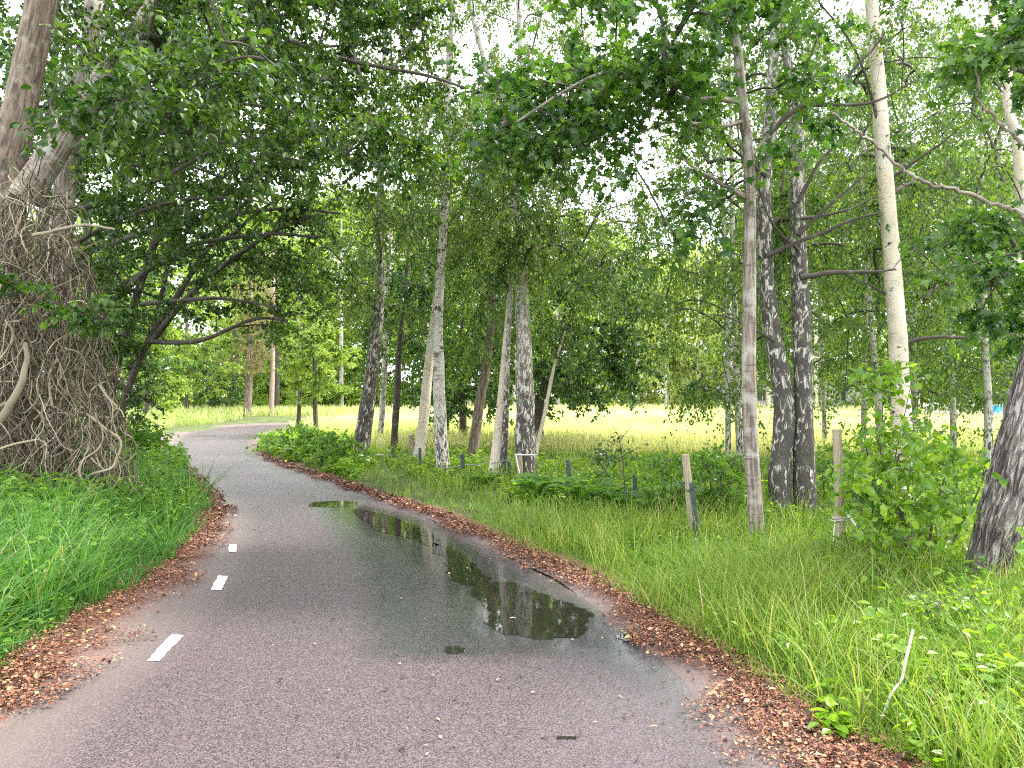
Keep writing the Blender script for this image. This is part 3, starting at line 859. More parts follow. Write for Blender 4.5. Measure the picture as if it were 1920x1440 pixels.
# natural windows in the leaves through which the photo shows what lies behind
GAPS = [([(1848, 755), (1892, 755), (1892, 805), (1848, 805)], 40), ([(1745, 768), (1850, 772), (1850, 800), (1745, 800)], 40), ([(1405, 740), (1445, 735), (1445, 790), (1405, 790)], 60),
        ([(1572, 728), (1612, 732), (1608, 790), (1572, 790)], 60), ([(1335, 750), (1360, 745), (1360, 790), (1335, 790)], 60), ([(425, 690), (530, 676), (530, 800), (425, 800)], 35), ([(340, 765), (365, 765), (365, 795), (340, 795)], 44),
        ([(1000, 790), (1340, 790), (1340, 840), (1000, 840)], 24)]
BIRCH = dict(kind='diamond', ratio=.72, droop=.9, up=.25, jit=.9, flat=.7)
BROAD = dict(kind='ovate', ratio=.68, droop=.25, up=1.0, jit=.55, flat=.35)

# --- left side: the old trunks under the dry creeper and the arching canopy
t = Tree('old_tree', 'large forked tree at the left edge, its trunk wrapped in dry creeper', 'tree', base_px=(20, 975))
t.trunk([(30, 985, 120), (20, 800, 100), (12, 560, 84), (8, 350, 74), (30, 240, 66), (52, 130, 60), (75, 20, 58), (105, -150, 48), (160, -420, 34), (200, -700, 18)], 'brown', rough=.07)
t.trunk([(48, 345, 58), (100, 270, 50), (150, 205, 44), (200, 130, 40), (255, 60, 36), (300, -10, 32), (380, -160, 24), (470, -420, 14)], 'brown', rough=.06, name='trunk_fork', flare=.05) if False else None
fork = [(44, 372, 56), (100, 285, 48), (150, 212, 42), (200, 135, 38), (255, 62, 34), (300, -10, 30), (380, -160, 22), (470, -420, 12)]
p = np.array(fork, float); P = at(p[:, 0], p[:, 1], t.base[1]); R = p[:, 2] / 2 / F_PX * t.base[1]
Q = spline(np.c_[P, R], 10); mb = MB(); tube(mb, Q[:, :3], Q[:, 3], 16, 0, .06); mb.build('limb', M['smooth'], t.root, True, t.base)
for i in range(0, len(Q), 3):
    t.par.append(len(t.pos) - 1); t.pos.append(Q[i, :3]); t.rad.append(Q[i, 3]); t.stem.append(True)
c = t.grow(np.vstack([targets([(220, -150), (230, 300), (420, 260), (640, 140), (720, -60), (640, -150)], 44, 6.8, 10.0),
                      targets([(-200, -150), (-200, 380), (120, 380), (260, 300), (230, -150)], 34, 10.2, 12.5),
                      targets([(-300, -900), (-300, -150), (750, -150), (600, -900)], 60, 5.5, 11),
                      targets([(120, 240), (450, 160), (520, 110), (480, 60), (200, 150)], 12, 6.2, 7.0)]), zmin=3.2)
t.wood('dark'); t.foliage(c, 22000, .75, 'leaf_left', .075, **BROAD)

t = Tree('old_tree', 'straight grey trunk standing just behind the creeper tangle', 'tree', base_px=(118, 952))
t.trunk([(118, 955, 60), (112, 800, 54), (112, 600, 48), (115, 450, 44), (125, 330, 42), (150, 180, 38), (172, 60, 34), (180, -100, 30), (190, -400, 18), (200, -700, 8)], 'smooth', rough=.05)
for pts, w, d0, d1 in (([(172, 60), (260, 20), (420, 22), (530, 70), (640, 110), (790, 140), (870, 165)], 13, 11.4, 9.5), ([(160, 240), (240, 235), (350, 203), (450, 196), (560, 215)], 11, 11.4, 10),
                       ([(150, 260), (330, 247), (520, 252), (640, 290)], 10, 11.4, 9.5), ([(140, 300), (320, 277), (430, 268), (560, 300)], 9, 11.4, 10), ([(126, 400), (240, 362), (330, 320), (400, 282), (480, 262)], 11, 11.4, 9.5),
                       ([(118, 470), (200, 425), (300, 385), (420, 370), (520, 385)], 9, 11.4, 10)):
    t.limb(pts, w, w * .3, d0, d1)
c = t.grow(np.vstack([targets([(150, 60), (200, 450), (420, 420), (600, 340), (800, 300), (860, 120), (820, -100), (300, -100)], 110, 8.8, 12.8),
                      targets([(0, -800), (0, -100), (860, -100), (700, -800)], 45, 8, 13)]), zmin=3.0)
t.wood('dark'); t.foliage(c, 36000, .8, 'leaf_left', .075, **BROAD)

t = Tree('multi_stem_tree', 'dark many-stemmed tree on the left bank leaning its long limbs over the lane', 'tree', base=at(203, 870, 16.5) * [1, 1, 0])
for k, pts in enumerate(([(205, 870, 26), (200, 800, 20), (215, 700, 18), (255, 560, 16), (300, 430, 14), (350, 300, 12), (400, 150, 9), (450, -60, 5)],
                         [(200, 870, 24), (190, 760, 20), (195, 600, 18), (215, 450, 16), (240, 330, 14), (255, 200, 12), (260, 40, 9), (270, -160, 6)],
                         [(212, 868, 22), (228, 770, 16), (270, 660, 14), (330, 560, 12), (400, 450, 10), (480, 360, 8), (560, 300, 5)],
                         [(196, 872, 22), (170, 780, 18), (160, 640, 16), (165, 480, 14), (150, 330, 12), (130, 150, 9), (120, -60, 6)],
                         [(208, 866, 18), (222, 800, 13), (250, 700, 11), (285, 620, 10), (310, 520, 9), (330, 420, 7), (345, 330, 5)])):
    t.trunk(pts, 'dark', d=16.5 + .3 * rng.normal(), rough=.05, sides=12, name='stem', flare=.1)
for pts, w, d0, d1 in (([(285, 640), (350, 560), (430, 490), (520, 430), (600, 400)], 13, 16, 13), ([(215, 560), (330, 470), (480, 440), (600, 445)], 12, 16.3, 13),
                       ([(235, 530), (310, 490), (420, 450), (480, 400), (545, 360)], 11, 16.4, 13.5), ([(200, 460), (290, 430), (420, 405), (540, 392), (640, 400)], 12, 16, 13),
                       ([(280, 640), (370, 640), (470, 600), (540, 600)], 10, 16, 13.5), ([(240, 330), (330, 310), (420, 270), (560, 255), (700, 250)], 11, 16, 12.5),
                       ([(300, 430), (400, 340), (500, 310), (620, 330)], 10, 16, 13), ([(265, 570), (400, 560), (520, 575)], 9, 16, 13)):
    t.limb(pts, w, w * .3, d0, d1)
c = t.grow(np.vstack([targets([(150, 200), (640, 180), (660, 380), (640, 470), (590, 560), (510, 640), (440, 590), (330, 600), (240, 640), (150, 560)], 105, 13, 17.5),
                      targets([(480, 480), (600, 440), (600, 540), (530, 640), (500, 655), (470, 590)], 9, 12.5, 15.5),
                      targets([(150, -300), (850, -250), (870, 150), (800, 250), (640, 260), (150, 220)], 105, 12.5, 18),
                      targets([(120, 560), (260, 620), (280, 760), (220, 830), (150, 800)], 22, 15.5, 17.5)]), zmin=1.2, rise=.12, r0=.011)
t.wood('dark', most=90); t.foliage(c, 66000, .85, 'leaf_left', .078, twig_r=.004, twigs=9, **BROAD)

t = Tree('roadside_tree', 'leafy tree hidden behind the left canopy, filling the gap above the bank', 'tree', base=at(60, 850, 21) * [1, 1, 0])
t.trunk([(60, 850, 30), (70, 600, 24), (90, 300, 18), (110, 0, 10), (120, -200, 6)], 'dark', rough=.05, sides=12)
c = t.grow(targets([(-250, -200), (520, -200), (480, 300), (400, 560), (280, 700), (200, 800), (-250, 840)], 130, 18, 24), zmin=.8)
t.wood('dark'); t.foliage(c, 42000, 1.5, 'leaf_dark', .12, twig_r=.006, twigs=9, **BROAD)

# --- dry creeper stems
mb = MB(); k = 1100; seg = 26
cen = at(75, 740, 9.4); base_z = cen[2]
az = rng.uniform(0, 2 * np.pi, k)
z0 = rng.beta(1.15, 1.45, k) * 4.1 + .2
def env(z): return np.interp(z, [0, .8, 2.0, 2.8, 3.4, 4.3], [1.02, .98, .80, .62, .45, .24])
rad = env(z0) * np.sqrt(rng.uniform(.25, 1.15, k))
X = np.stack([cen[0] + np.cos(az) * rad * 1.08, cen[1] + np.sin(az) * rad * .7, z0], -1)
D = norm(rng.normal(0, 1, (k, 3)) * [1, .7, 1.0] + [0, 0, -.7])
path = [X.copy()]
stepl = rng.uniform(.035, .095, k)
for i in range(seg - 1):
    D = norm(D + rng.normal(0, .34, (k, 3)) + [0, 0, -.20])
    rr = np.hypot((X[:, 0] - cen[0]) / 1.08, (X[:, 1] - cen[1]) / .7); e = env(X[:, 2])
    out = (rr > e * 1.08)[:, None] * np.stack([cen[0] - X[:, 0], cen[1] - X[:, 1], 0 * rr], -1)
    D = norm(D + .9 * out)
    D[:, 2] = np.where(X[:, 2] < .3, np.abs(D[:, 2]), D[:, 2])
    X = X + D * stepl[:, None]; path.append(X.copy())
P = np.stack(path, 1)
for _ in range(1): P[:, 1:-1] = (P[:, :-2] + 2 * P[:, 1:-1] + P[:, 2:]) / 4
r = np.where(rng.random(k) < .07, rng.uniform(.012, .020, k), rng.uniform(.0035, .0085, k))
tubes(mb, P, np.outer(r, np.linspace(1, .55, seg)), 5, 0, np.clip(rng.beta(1.3, 1.5, k), 0, 1))
tw = thing('dry_creeper', 'dense tangle of dry leafless creeper stems hanging over the left trunks', 'creeper', (cen[0], cen[1], .2))
mb.build('stem_tangle', M['creeper'], tw, True, (cen[0], cen[1], .2))
for pts, w in (([(-10, 800), (20, 760), (40, 720), (48, 680), (46, 640)], 16), ([(0, 760), (30, 745), (44, 700), (50, 660)], 9), ([(60, 440), (150, 425), (215, 428)], 8), ([(185, 720), (215, 760), (232, 780)], 5)):
    mb = MB(); Q = spline(at(np.array(pts)[:, 0], np.array(pts)[:, 1], 8.75), 8); u = np.linspace(0, 9, len(Q)); Q += .02 * np.stack([wob(u, 0 * u, 5 + q, 4) for q in range(3)], -1); tube(mb, Q, np.linspace(w, w * .5, len(Q)) / 2 / F_PX * 8.6, 8, 0, .12, rnd=.62)
    mb.build('thick_stem', M['creeper'], tw, True, (cen[0], cen[1], .2))

t = Tree('hazel_spray', 'leafy hazel shoots poking out in front of the dry creeper', 'shrub', base=at(-20, 1000, 8.5) * [1, 1, 0])
t.trunk([(-20, 1000, 12), (-30, 800, 9), (-10, 650, 7), (20, 570, 5), (60, 520, 3)], 'dark', rough=.03, sides=8, name='stem', flare=.1)
c = t.grow(np.vstack([targets([(-60, 500), (60, 510), (110, 560), (90, 600), (20, 590), (-60, 560)], 12, 8.2, 8.6), targets([(110, 560), (220, 560), (215, 610), (170, 620), (120, 590)], 8, 8.4, 8.7)]), zmin=1.5)
t.wood('dark', parts=False); t.foliage(c, 620, .28, 'leaf_maple', .085, twigs=6, kind='ovate', ratio=.75, droop=.35, up=1.3, jit=.4, flat=.3)


# --- the birch row on the right verge
ROWG = 'trees in the row along the right verge'
def row_tree(label, base_px, trunks, bark, polys, n_leaf, leaf='leaf_birch', L=.058, R=.8, zmin=2.4, name='birch_tree', wood='dark', group=ROWG, rise=.2, most=14, **kw):
    t = Tree(name, label, 'tree', base_px=base_px, group=group)
    for pts in trunks: t.trunk(pts, bark, rough=kw.pop('rough', .10) if 'rough' in kw else .10)
    T = np.vstack([targets(pl, n, t.base[1] - s, t.base[1] + s) for pl, n, s in polys])
    n_leaf = int(n_leaf * 1.6)
    c = t.grow(T, zmin=zmin, rise=rise)
    t.wood(wood)
    sp = dict(BIRCH); sp.update(kw)
    t.foliage(c, n_leaf, R, leaf, L, **sp)
    return t


row_tree('rough dark-barked birch leaning right, at the left end of the row', (675, 868),
         [[(675, 868, 38), (683, 800, 32), (697, 700, 28), (708, 600, 22), (712, 500, 18), (712, 400, 15), (716, 250, 12), (722, 80, 9), (728, -100, 6)]], 'birch_dark',
         [([(560, 300), (860, 300), (850, 480), (800, 580), (600, 580), (560, 460)], 46, 2.4), ([(600, -150), (840, -150), (860, 300), (620, 300)], 38, 2.2)], 17000)
row_tree('slim birch with black and white patches between the rough leaning birch and the dark stem', (712, 840),
         [[(709, 842, 15), (716, 780, 13), (721, 700, 12), (724, 640, 10), (727, 540, 9), (735, 400, 7), (745, 250, 5)]], 'birch_mid',
         [([(640, 330), (840, 330), (820, 600), (680, 640)], 34, 2.0)], 9000, 'leaf_grove', zmin=2.0)
row_tree('thin blackish stem with spreading bare side branches in the row', (738, 850),
         [[(737, 852, 15), (742, 780, 14), (746, 700, 13), (751, 630, 11), (757, 560, 8), (768, 450, 6), (775, 340, 4)]], 'dark',
         [([(640, 440), (860, 420), (860, 640), (800, 690), (690, 650)], 36, 2.0)], 11000, 'leaf_dark', L=.065, zmin=2.2, name='dark_stem_tree')
row_tree('smooth pale aspen with a broken stub, leaning against its neighbour', (786, 868),
         [[(783, 868, 24), (793, 790, 22), (803, 700, 20), (812, 620, 17), (820, 540, 14), (832, 400, 10), (842, 250, 7)]], 'birch_pale',
         [([(720, 220), (940, 220), (920, 480), (760, 520)], 34, 2.0)], 9000, 'leaf_grove', name='aspen_tree', zmin=3.0)
row_tree('upright birch with a scaly foot and white upper stem', (828, 897),
         [[(829, 898, 32), (826, 820, 28), (823, 700, 24), (822, 600, 20), (830, 450, 17), (838, 300, 15), (842, 150, 13), (850, 0, 11), (856, -200, 8)]], 'birch_mid',
         [([(720, 120), (960, 120), (960, 420), (740, 460)], 36, 2.0), ([(740, -250), (960, -250), (960, 120), (740, 120)], 26, 2.0)], 14000)
row_tree('smooth brown trunk that bends to the right above its foot', (885, 870),
         [[(884, 872, 23), (892, 810, 21), (902, 740, 20), (914, 670, 18), (921, 600, 16), (924, 530, 14), (934, 450, 11), (944, 380, 8), (952, 280, 6)]], 'brown',
         [([(820, 420), (1010, 380), (1000, 640), (940, 700), (840, 640)], 40, 2.2)], 13000, 'leaf_grove', L=.062, name='brown_tree', zmin=2.2, rough=.05)
row_tree('pale leaning birch beside the thick one', (922, 905),
         [[(922, 907, 22), (931, 840, 19), (939, 760, 17), (946, 680, 15), (953, 600, 13), (960, 500, 11), (966, 400, 9), (972, 250, 6)]], 'birch_pale',
         [([(900, 300), (1080, 260), (1060, 460), (930, 480)], 22, 1.6)], 6000, zmin=3.4, rough=.05)
row_tree('thin blackened birch squeezed between the pale birch and the thick one', (942, 908),
         [[(940, 910, 14), (945, 850, 14), (948, 780, 13), (951, 700, 11), (954, 620, 9), (958, 520, 7), (962, 420, 5)]], 'birch_rough',
         [([(880, 380), (1020, 380), (1020, 560), (900, 560)], 16, 1.4)], 4000, zmin=3.2)
t = Tree('birch_tree', 'thickest birch of the row, deeply cracked bark, white forked top', 'tree', base_px=(988, 912), group=ROWG)
t.trunk([(989, 915, 44), (987, 850, 40), (986, 760, 38), (984, 680, 35), (979, 580, 30), (975, 480, 26), (968, 380, 23), (962, 310, 21), (948, 250, 17), (915, 130, 14), (890, 40, 12), (868, -80, 10), (850, -300, 7)], 'birch_rough', rough=.13, sides=26)
p = np.array([(964, 320, 17), (978, 260, 15), (985, 170, 13), (975, 60, 12), (972, -80, 9), (975, -300, 6)], float)
Q = spline(np.c_[at(p[:, 0], p[:, 1], 13.3), p[:, 2] / 2 / F_PX * 13.4], 10); mb = MB(); tube(mb, Q[:, :3], Q[:, 3], 14, 0, .06, h0=4.5); mb.build('limb', M['birch_mid'], t.root, True, t.base)
for i in range(0, len(Q), 3):
    t.par.append(len(t.pos) - 1); t.pos.append(Q[i, :3]); t.rad.append(Q[i, 3]); t.stem.append(True)
c = t.grow(np.vstack([targets([(850, 200), (1120, 230), (1250, 420), (1180, 540), (1040, 480), (880, 420)], 56, 11.5, 15.5),
                      targets([(780, -300), (1160, -300), (1180, 60), (1120, 230), (850, 200)], 44, 11.5, 15.5)]), zmin=3.0)
t.wood('dark'); t.foliage(c, 34000, .85, 'leaf_birch', .055, **BIRCH)

t = Tree('birch_sapling', 'spindly pale sapling leaning out to the right of the thickest birch', 'tree', base=at(1003, 850, 14.2) * [1, 1, 0])
t.trunk([(998, 905, 9), (1006, 840, 9), (1020, 780, 8), (1036, 700, 7), (1050, 650, 5), (1060, 620, 3)], 'birch_pale', d=14.2, rough=.04, sides=8)
c = t.grow(targets([(1010, 560), (1120, 540), (1140, 660), (1050, 700)], 12, 13.6, 15), zmin=1.8)
t.wood('dark', parts=False); t.foliage(c, 1600, .6, 'leaf_grove', .06, **BIRCH)

t = Tree('round_tree', 'dense dark-leaved round tree at the meadow edge behind the thickest birch', 'tree', base=at(1015, 842, 21) * [1, 1, 0])
t.trunk([(1012, 842, 22), (1010, 780, 18), (1020, 720, 16), (1050, 650, 14), (1080, 560, 10), (1095, 480, 6)], 'dark', rough=.05, sides=12)
c = t.grow(np.vstack([targets([(990, 480), (1060, 420), (1150, 440), (1215, 560), (1220, 660), (1180, 745), (1080, 755), (1000, 770), (975, 620)], 95, 19, 23.5)]), zmin=1.4)
t.wood('dark'); t.foliage(c, 26000, .9, 'leaf_dark', .095, twig_r=.005, **BROAD)

t = Tree('round_tree', 'second dark bushy tree standing behind the brown bending trunk', 'tree', base=at(868, 830, 23) * [1, 1, 0])
t.trunk([(868, 832, 16), (866, 760, 13), (862, 680, 11), (868, 600, 8)], 'dark', rough=.05, sides=10)
c = t.grow(targets([(800, 560), (960, 540), (960, 700), (930, 760), (860, 790), (780, 740), (770, 640)], 56, 21, 25), zmin=1.2)
t.wood('dark'); t.foliage(c, 14000, .9, 'leaf_dark', .10, twig_r=.005, **BROAD)

# --- the group on the right
RG = 'large trees near the viewer on the right'
t = Tree('maple_tree', 'slender grey-brown maple trunk nearest the lane, its leafy boughs reaching left overhead', 'tree', base_px=(1422, 1038), group=RG)
t.trunk([(1424, 1038, 32), (1417, 940, 31), (1408, 820, 30), (1404, 700, 28), (1404, 560, 27), (1404, 420, 25), (1402, 300, 22), (1390, 190, 20), (1380, 90, 18), (1368, 20, 16), (1360, -100, 13), (1350, -300, 8)], 'smooth', rough=.06)
for pts, w, d1 in (([(1390, 190), (1340, 186), (1290, 184), (1220, 165), (1150, 135), (1060, 170), (970, 230)], 12, 6.9), ([(1400, 226), (1340, 238), (1260, 228), (1180, 262)], 9, 7.2), ([(1402, 372), (1350, 340), (1310, 320), (1275, 295)], 11, 7.4),
                   ([(1404, 300), (1450, 240), (1490, 180)], 7, 8.2)):
    t.limb(pts, w, w * .35, 7.75, d1, 'smooth')
c = t.grow(np.vstack([targets([(870, 190), (960, 120), (1100, 120), (1250, 60), (1340, 130), (1320, 230), (1180, 210), (1080, 290), (960, 290), (900, 260)], 70, 6.6, 8.6),
                      targets([(980, -140), (1500, -160), (1480, 60), (1300, 50), (1000, 30)], 34, 6.4, 8.8),
                      targets([(1180, 330), (1330, 300), (1380, 420), (1240, 470)], 7, 7.0, 8.2),
                      targets([(1420, 60), (1560, 40), (1560, 260), (1440, 300)], 9, 7.2, 8.6)]), zmin=3.6, rise=.1, r0=.008)
t.wood('dark'); t.foliage(c, 10000, .58, 'leaf_maple', .080, kind='lobed', ratio=.95, droop=.3, up=1.1, jit=.5, flat=.4, twigs=7)

t = Tree('birch_tree', 'dark shaggy birch with a crooked trunk just behind the maple', 'tree', base_px=(1460, 990), group=RG)
t.trunk([(1462, 992, 46), (1462, 900, 42), (1468, 800, 40), (1466, 720, 38), (1452, 650, 34), (1440, 560, 32), (1434, 460, 30), (1434, 360, 27), (1442, 250, 24), (1448, 120, 20), (1455, 0, 17), (1460, -250, 10)], 'birch_dark', rough=.16, sides=26)
for pts, w in (([(1442, 250), (1490, 205), (1560, 170), (1620, 110), (1660, 60)], 11), ([(1436, 480), (1520, 445), (1600, 412), (1650, 400)], 10), ([(1436, 330), (1400, 300), (1360, 260), (1330, 200)], 8), ([(1452, 640), (1380, 600), (1330, 590)], 6)):
    t.limb(pts, w, w * .3, 9.1, 8.8)
c = t.grow(np.vstack([targets([(1240, 150), (1500, 60), (1540, 420), (1420, 560), (1290, 480)], 46, 9.2, 13), targets([(1280, -300), (1600, -300), (1560, 60), (1260, 120)], 30, 8, 11.5)]), zmin=2.8)
t.wood('dark'); t.foliage(c, 14250, .62, 'leaf_grove', .055, **BIRCH)

t = Tree('birch_tree', 'stout birch with grey cracked bark and a stubby forked top, right of the shaggy one', 'tree', base_px=(1508, 990), group=RG)
t.trunk([(1509, 992, 46), (1508, 900, 44), (1506, 780, 40), (1504, 680, 37), (1500, 560, 34), (1497, 440, 31), (1496, 330, 28), (1494, 240, 26), (1484, 170, 20), (1472, 80, 14), (1468, -60, 10), (1460, -250, 6)], 'birch_dark', rough=.14, sides=26)
for pts, w in (([(1500, 520), (1560, 512), (1620, 510), (1680, 505)], 12), ([(1497, 440), (1560, 380), (1620, 330)], 9), ([(1496, 380), (1540, 300), (1590, 250)], 8), ([(1498, 470), (1450, 420), (1420, 350)], 7), ([(1494, 200), (1560, 196), (1640, 190), (1720, 150)], 9), ([(1500, 410), (1570, 400), (1640, 370)], 8)):
    t.limb(pts, w, w * .3, 9.1, 9.0)
c = t.grow(np.vstack([targets([(1420, 220), (1680, 160), (1760, 420), (1660, 620), (1540, 640), (1430, 520)], 56, 9.3, 13), targets([(1400, -300), (1700, -300), (1680, 160), (1420, 200)], 30, 8, 11.5)]), zmin=2.4, rise=.1)
t.wood('dark'); t.foliage(c, 15750, .62, 'leaf_grove', .055, **BIRCH)

t = Tree('birch_tree', 'tall smooth cream-barked birch leaning slightly left, behind the leafy shrub', 'tree', base_px=(1692, 978), group=RG)
t.trunk([(1692, 980, 40), (1692, 860, 38), (1690, 760, 38), (1684, 640, 36), (1676, 540, 35), (1666, 420, 32), (1656, 300, 30), (1648, 180, 28), (1640, 80, 26), (1632, -20, 24), (1620, -200, 18), (1600, -450, 10)], 'birch_pale', rough=.07, sides=26)
for pts, w in (([(1690, 645), (1740, 632), (1830, 632), (1930, 615)], 9), ([(1655, 290), (1640, 200), (1600, 90), (1530, -5)], 8), ([(1660, 340), (1720, 300), (1790, 250)], 8), ([(1680, 560), (1600, 520), (1560, 505)], 5)):
    t.limb(pts, w, w * .35, 9.7, 9.4)
c = t.grow(np.vstack([targets([(1560, 60), (1880, 40), (1930, 440), (1800, 620), (1700, 560), (1580, 400)], 50, 9.9, 13.5), targets([(1500, -400), (1900, -400), (1880, 40), (1520, 60)], 34, 8.5, 12)]), zmin=2.8)
t.wood('dark'); t.foliage(c, 15750, .65, 'leaf_grove', .055, **BIRCH)

t = Tree('oak_tree', 'dark furrowed trunk leaning out of the picture at the right edge', 'tree', base_px=(1838, 1150), group=RG)
t.trunk([(1836, 1160, 78), (1850, 1080, 80), (1872, 1000, 84), (1898, 900, 88), (1925, 790, 86), (1960, 660, 80), (2000, 500, 66), (2030, 330, 54), (2050, 100, 44), (2060, -250, 26)], 'furrow', rough=.14, sides=32, ring=.05)
P = []
for pts, w in (([(2010, 520), (1960, 470), (1915, 405), (1860, 380), (1790, 355), (1740, 345), (1690, 315), (1640, 270), (1600, 240), (1563, 214)], 10),
               ([(2030, 350), (1960, 300), (1915, 268), (1870, 225), (1836, 190), (1832, 140), (1818, 92)], 8.5)):
    q = np.array(pts, float); Q = spline(at(q[:, 0], q[:, 1], np.linspace(5.7, 5.2, len(q))), 8); Q += rng.normal(0, .006, Q.shape)
    mb = MB(); tube(mb, Q, np.linspace(w, w * .45, len(Q)) / 2 / F_PX * 5.4, 10, 0, .12)
    o = mb.build('dead_branch', M['smooth'], t.root, True, t.base)
c = t.grow(np.vstack([targets([(1760, 420), (1960, 380), (2080, 500), (1960, 680), (1860, 640), (1800, 560)], 26, 5.4, 7.2),
                      targets([(1740, -60), (1960, -100), (2080, 60), (1940, 180), (1800, 130), (1740, 60)], 26, 5.2, 7.2),
                      targets([(1700, -500), (2200, -500), (2200, -80), (1740, -100)], 24, 5, 8)]), zmin=2.6, rise=.1)
t.wood('dark'); t.foliage(c, 8500, .42, 'leaf_maple', .072, kind='lobed', ratio=.85, droop=.25, up=1.0, jit=.55, flat=.4)

t = Tree('birch_tree', 'pale forked birch stem rising along the right edge above the furrowed trunk', 'tree', base=at(1955, 1010, 8.6) * [1, 1, 0], group=RG)
t.trunk([(1955, 1010, 34), (1945, 800, 32), (1935, 600, 30), (1925, 450, 28), (1915, 340, 26), (1908, 260, 22), (1888, 200, 17), (1890, 120, 14), (1870, 80, 12), (1850, -50, 9), (1840, -300, 6)], 'birch_pale', rough=.07)
c = t.grow(np.vstack([targets([(1760, 60), (2080, 40), (2080, 480), (1830, 420)], 34, 8, 11.5), targets([(1700, -400), (2150, -400), (2080, 40), (1740, 60)], 26, 8, 11)]), zmin=3)
t.wood('dark'); t.foliage(c, 7500, .6, 'leaf_grove', .058, **BIRCH)

# --- the grove of thin birches behind
GV = 'thin birches of the grove between the near trees and the meadow'
GROVE = [((1366, 858), 15, [(1362, 560), (1352, 300)], 12, 'thin yellowish birch stem left of the maple, first of a pair'),
         ((1388, 862), 15, [(1378, 600), (1372, 320)], 14, 'thin spotted birch stem left of the maple, second of a pair'),
         ((1655, 868), 14.5, [(1642, 700), (1628, 530), (1618, 300)], 17, 'bent thin birch stem just left of the cream-barked birch'),
         ((1548, 852), 19, [(1540, 640), (1536, 380)], 10, 'faint thin stem seen right of the stout cracked birch'),
         ((1618, 858), 18, [(1622, 640), (1630, 380)], 12, 'slim grey stem half hidden by the wooden post shrubs'),
         ((1716, 862), 16.5, [(1710, 640), (1700, 420)], 15, 'slim pale stem peeping out right of the cream-barked birch'),
         ((1788, 868), 15.5, [(1787, 740), (1784, 600), (1778, 420)], 14, 'dark-footed small birch with many side twigs in the meadow gap'),
         ((1852, 882), 13.2, [(1853, 760), (1847, 620), (1842, 400)], 19, 'white birch with a dark scaly foot beside the furrowed trunk'),
         ((1888, 860), 17, [(1886, 700), (1880, 500)], 13, 'white stem glimpsed behind the furrowed trunk'),
         ((1975, 862), 16.5, [(1980, 640), (1985, 300)], 14, 'birch stem of the grove standing just past the right edge'),
         ((1460, 850), 20, [(1462, 600), (1468, 300)], 11, 'hidden slender birch behind the two dark trunks')]
for (bx, by), d, up, w, lab in GROVE:
    t = Tree('grove_birch', lab, 'tree', base=at(bx, by, d) * [1, 1, 0], group=GV)
    pts = [(bx, by, w)] + [(x, y, w * (1 - .18 * (i + 1))) for i, (x, y) in enumerate(up)]
    lx, ly, lw = pts[-1]; pts += [(lx - 4, ly - 260, lw * .6), (lx - 8, ly - 480, lw * .35)]
    t.trunk(pts, 'birch_mid', d=d, rough=.06, sides=10)
    wv = 150
    c = t.grow(np.vstack([targets([(bx - wv, 300), (bx + wv, 300), (bx + wv * .9, 640), (bx + 70, 760), (bx - 70, 760), (bx - wv * .9, 640)], 44, d - 2.2, d + 2.6),
                          targets([(bx - wv, 20), (bx + wv, 20), (bx + wv, 300), (bx - wv, 300)], 20, d - 2, d + 2.5)]), zmin=1.5)
    t.wood('dark'); t.foliage(c, 14000, .85, 'leaf_grove', .062, **BIRCH)


# --- trees beyond the meadow and round the bend
def far_tree(label, px, base_py, d, w, top, low, n, leaf, L, group, kind='diamond', bark='birch_mid', tw=10, name='far_tree', sp=BROAD, targ=34, lean=0):
    t = Tree(name, label, 'tree', base=at(px, base_py, d) * [1, 1, 0], group=group)
    gy = HZ + F_PX * EYE / d
    t.trunk([(px, gy, tw), (px + lean * .5, (gy + top) / 2, tw * .7), (px + lean, top + 20, tw * .25)], bark, d=d, rough=.05, sides=8, ring=.3)
    cy = (top + low) / 2; hh = (low - top) / 2
    an = np.linspace(0, 2 * np.pi, 14, endpoint=False); rr = rng.uniform(.75, 1.08, 14)
    sg = lambda q, e: math.copysign(abs(q) ** e, q)
    poly = [(px + lean * .6 + w / 2 * r * sg(math.cos(a), .6), cy + hh * r * sg(math.sin(a), .7)) for a, r in zip(an, rr)]
    spread = w / 2 / F_PX * d
    c = t.grow(targets(poly, targ, d - spread * .8, d + spread * .8), zmin=.6)
    t.wood('dark', parts=False)
    q = dict(sp); q['kind'] = kind
    t.foliage(c, n, spread * .34, leaf, L, twig_r=.008, twigs=9, **q)
    return t


FG = 'trees of the wood beyond the meadow'
fl = 'leafy tree in the far wood beyond the meadow, seen through the birch row'
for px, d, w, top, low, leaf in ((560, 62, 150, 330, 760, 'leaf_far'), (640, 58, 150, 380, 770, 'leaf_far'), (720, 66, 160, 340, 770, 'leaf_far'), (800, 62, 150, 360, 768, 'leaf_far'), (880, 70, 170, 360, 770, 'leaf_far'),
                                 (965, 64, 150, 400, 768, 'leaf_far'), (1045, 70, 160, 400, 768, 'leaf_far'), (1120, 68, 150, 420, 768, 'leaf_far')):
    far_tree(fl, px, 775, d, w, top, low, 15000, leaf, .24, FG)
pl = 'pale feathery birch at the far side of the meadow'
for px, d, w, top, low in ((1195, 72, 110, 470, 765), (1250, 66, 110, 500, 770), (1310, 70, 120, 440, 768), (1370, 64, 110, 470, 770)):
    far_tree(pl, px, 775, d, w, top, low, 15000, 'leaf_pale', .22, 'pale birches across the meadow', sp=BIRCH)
rl = 'green tree of the far wood behind the right-hand grove'
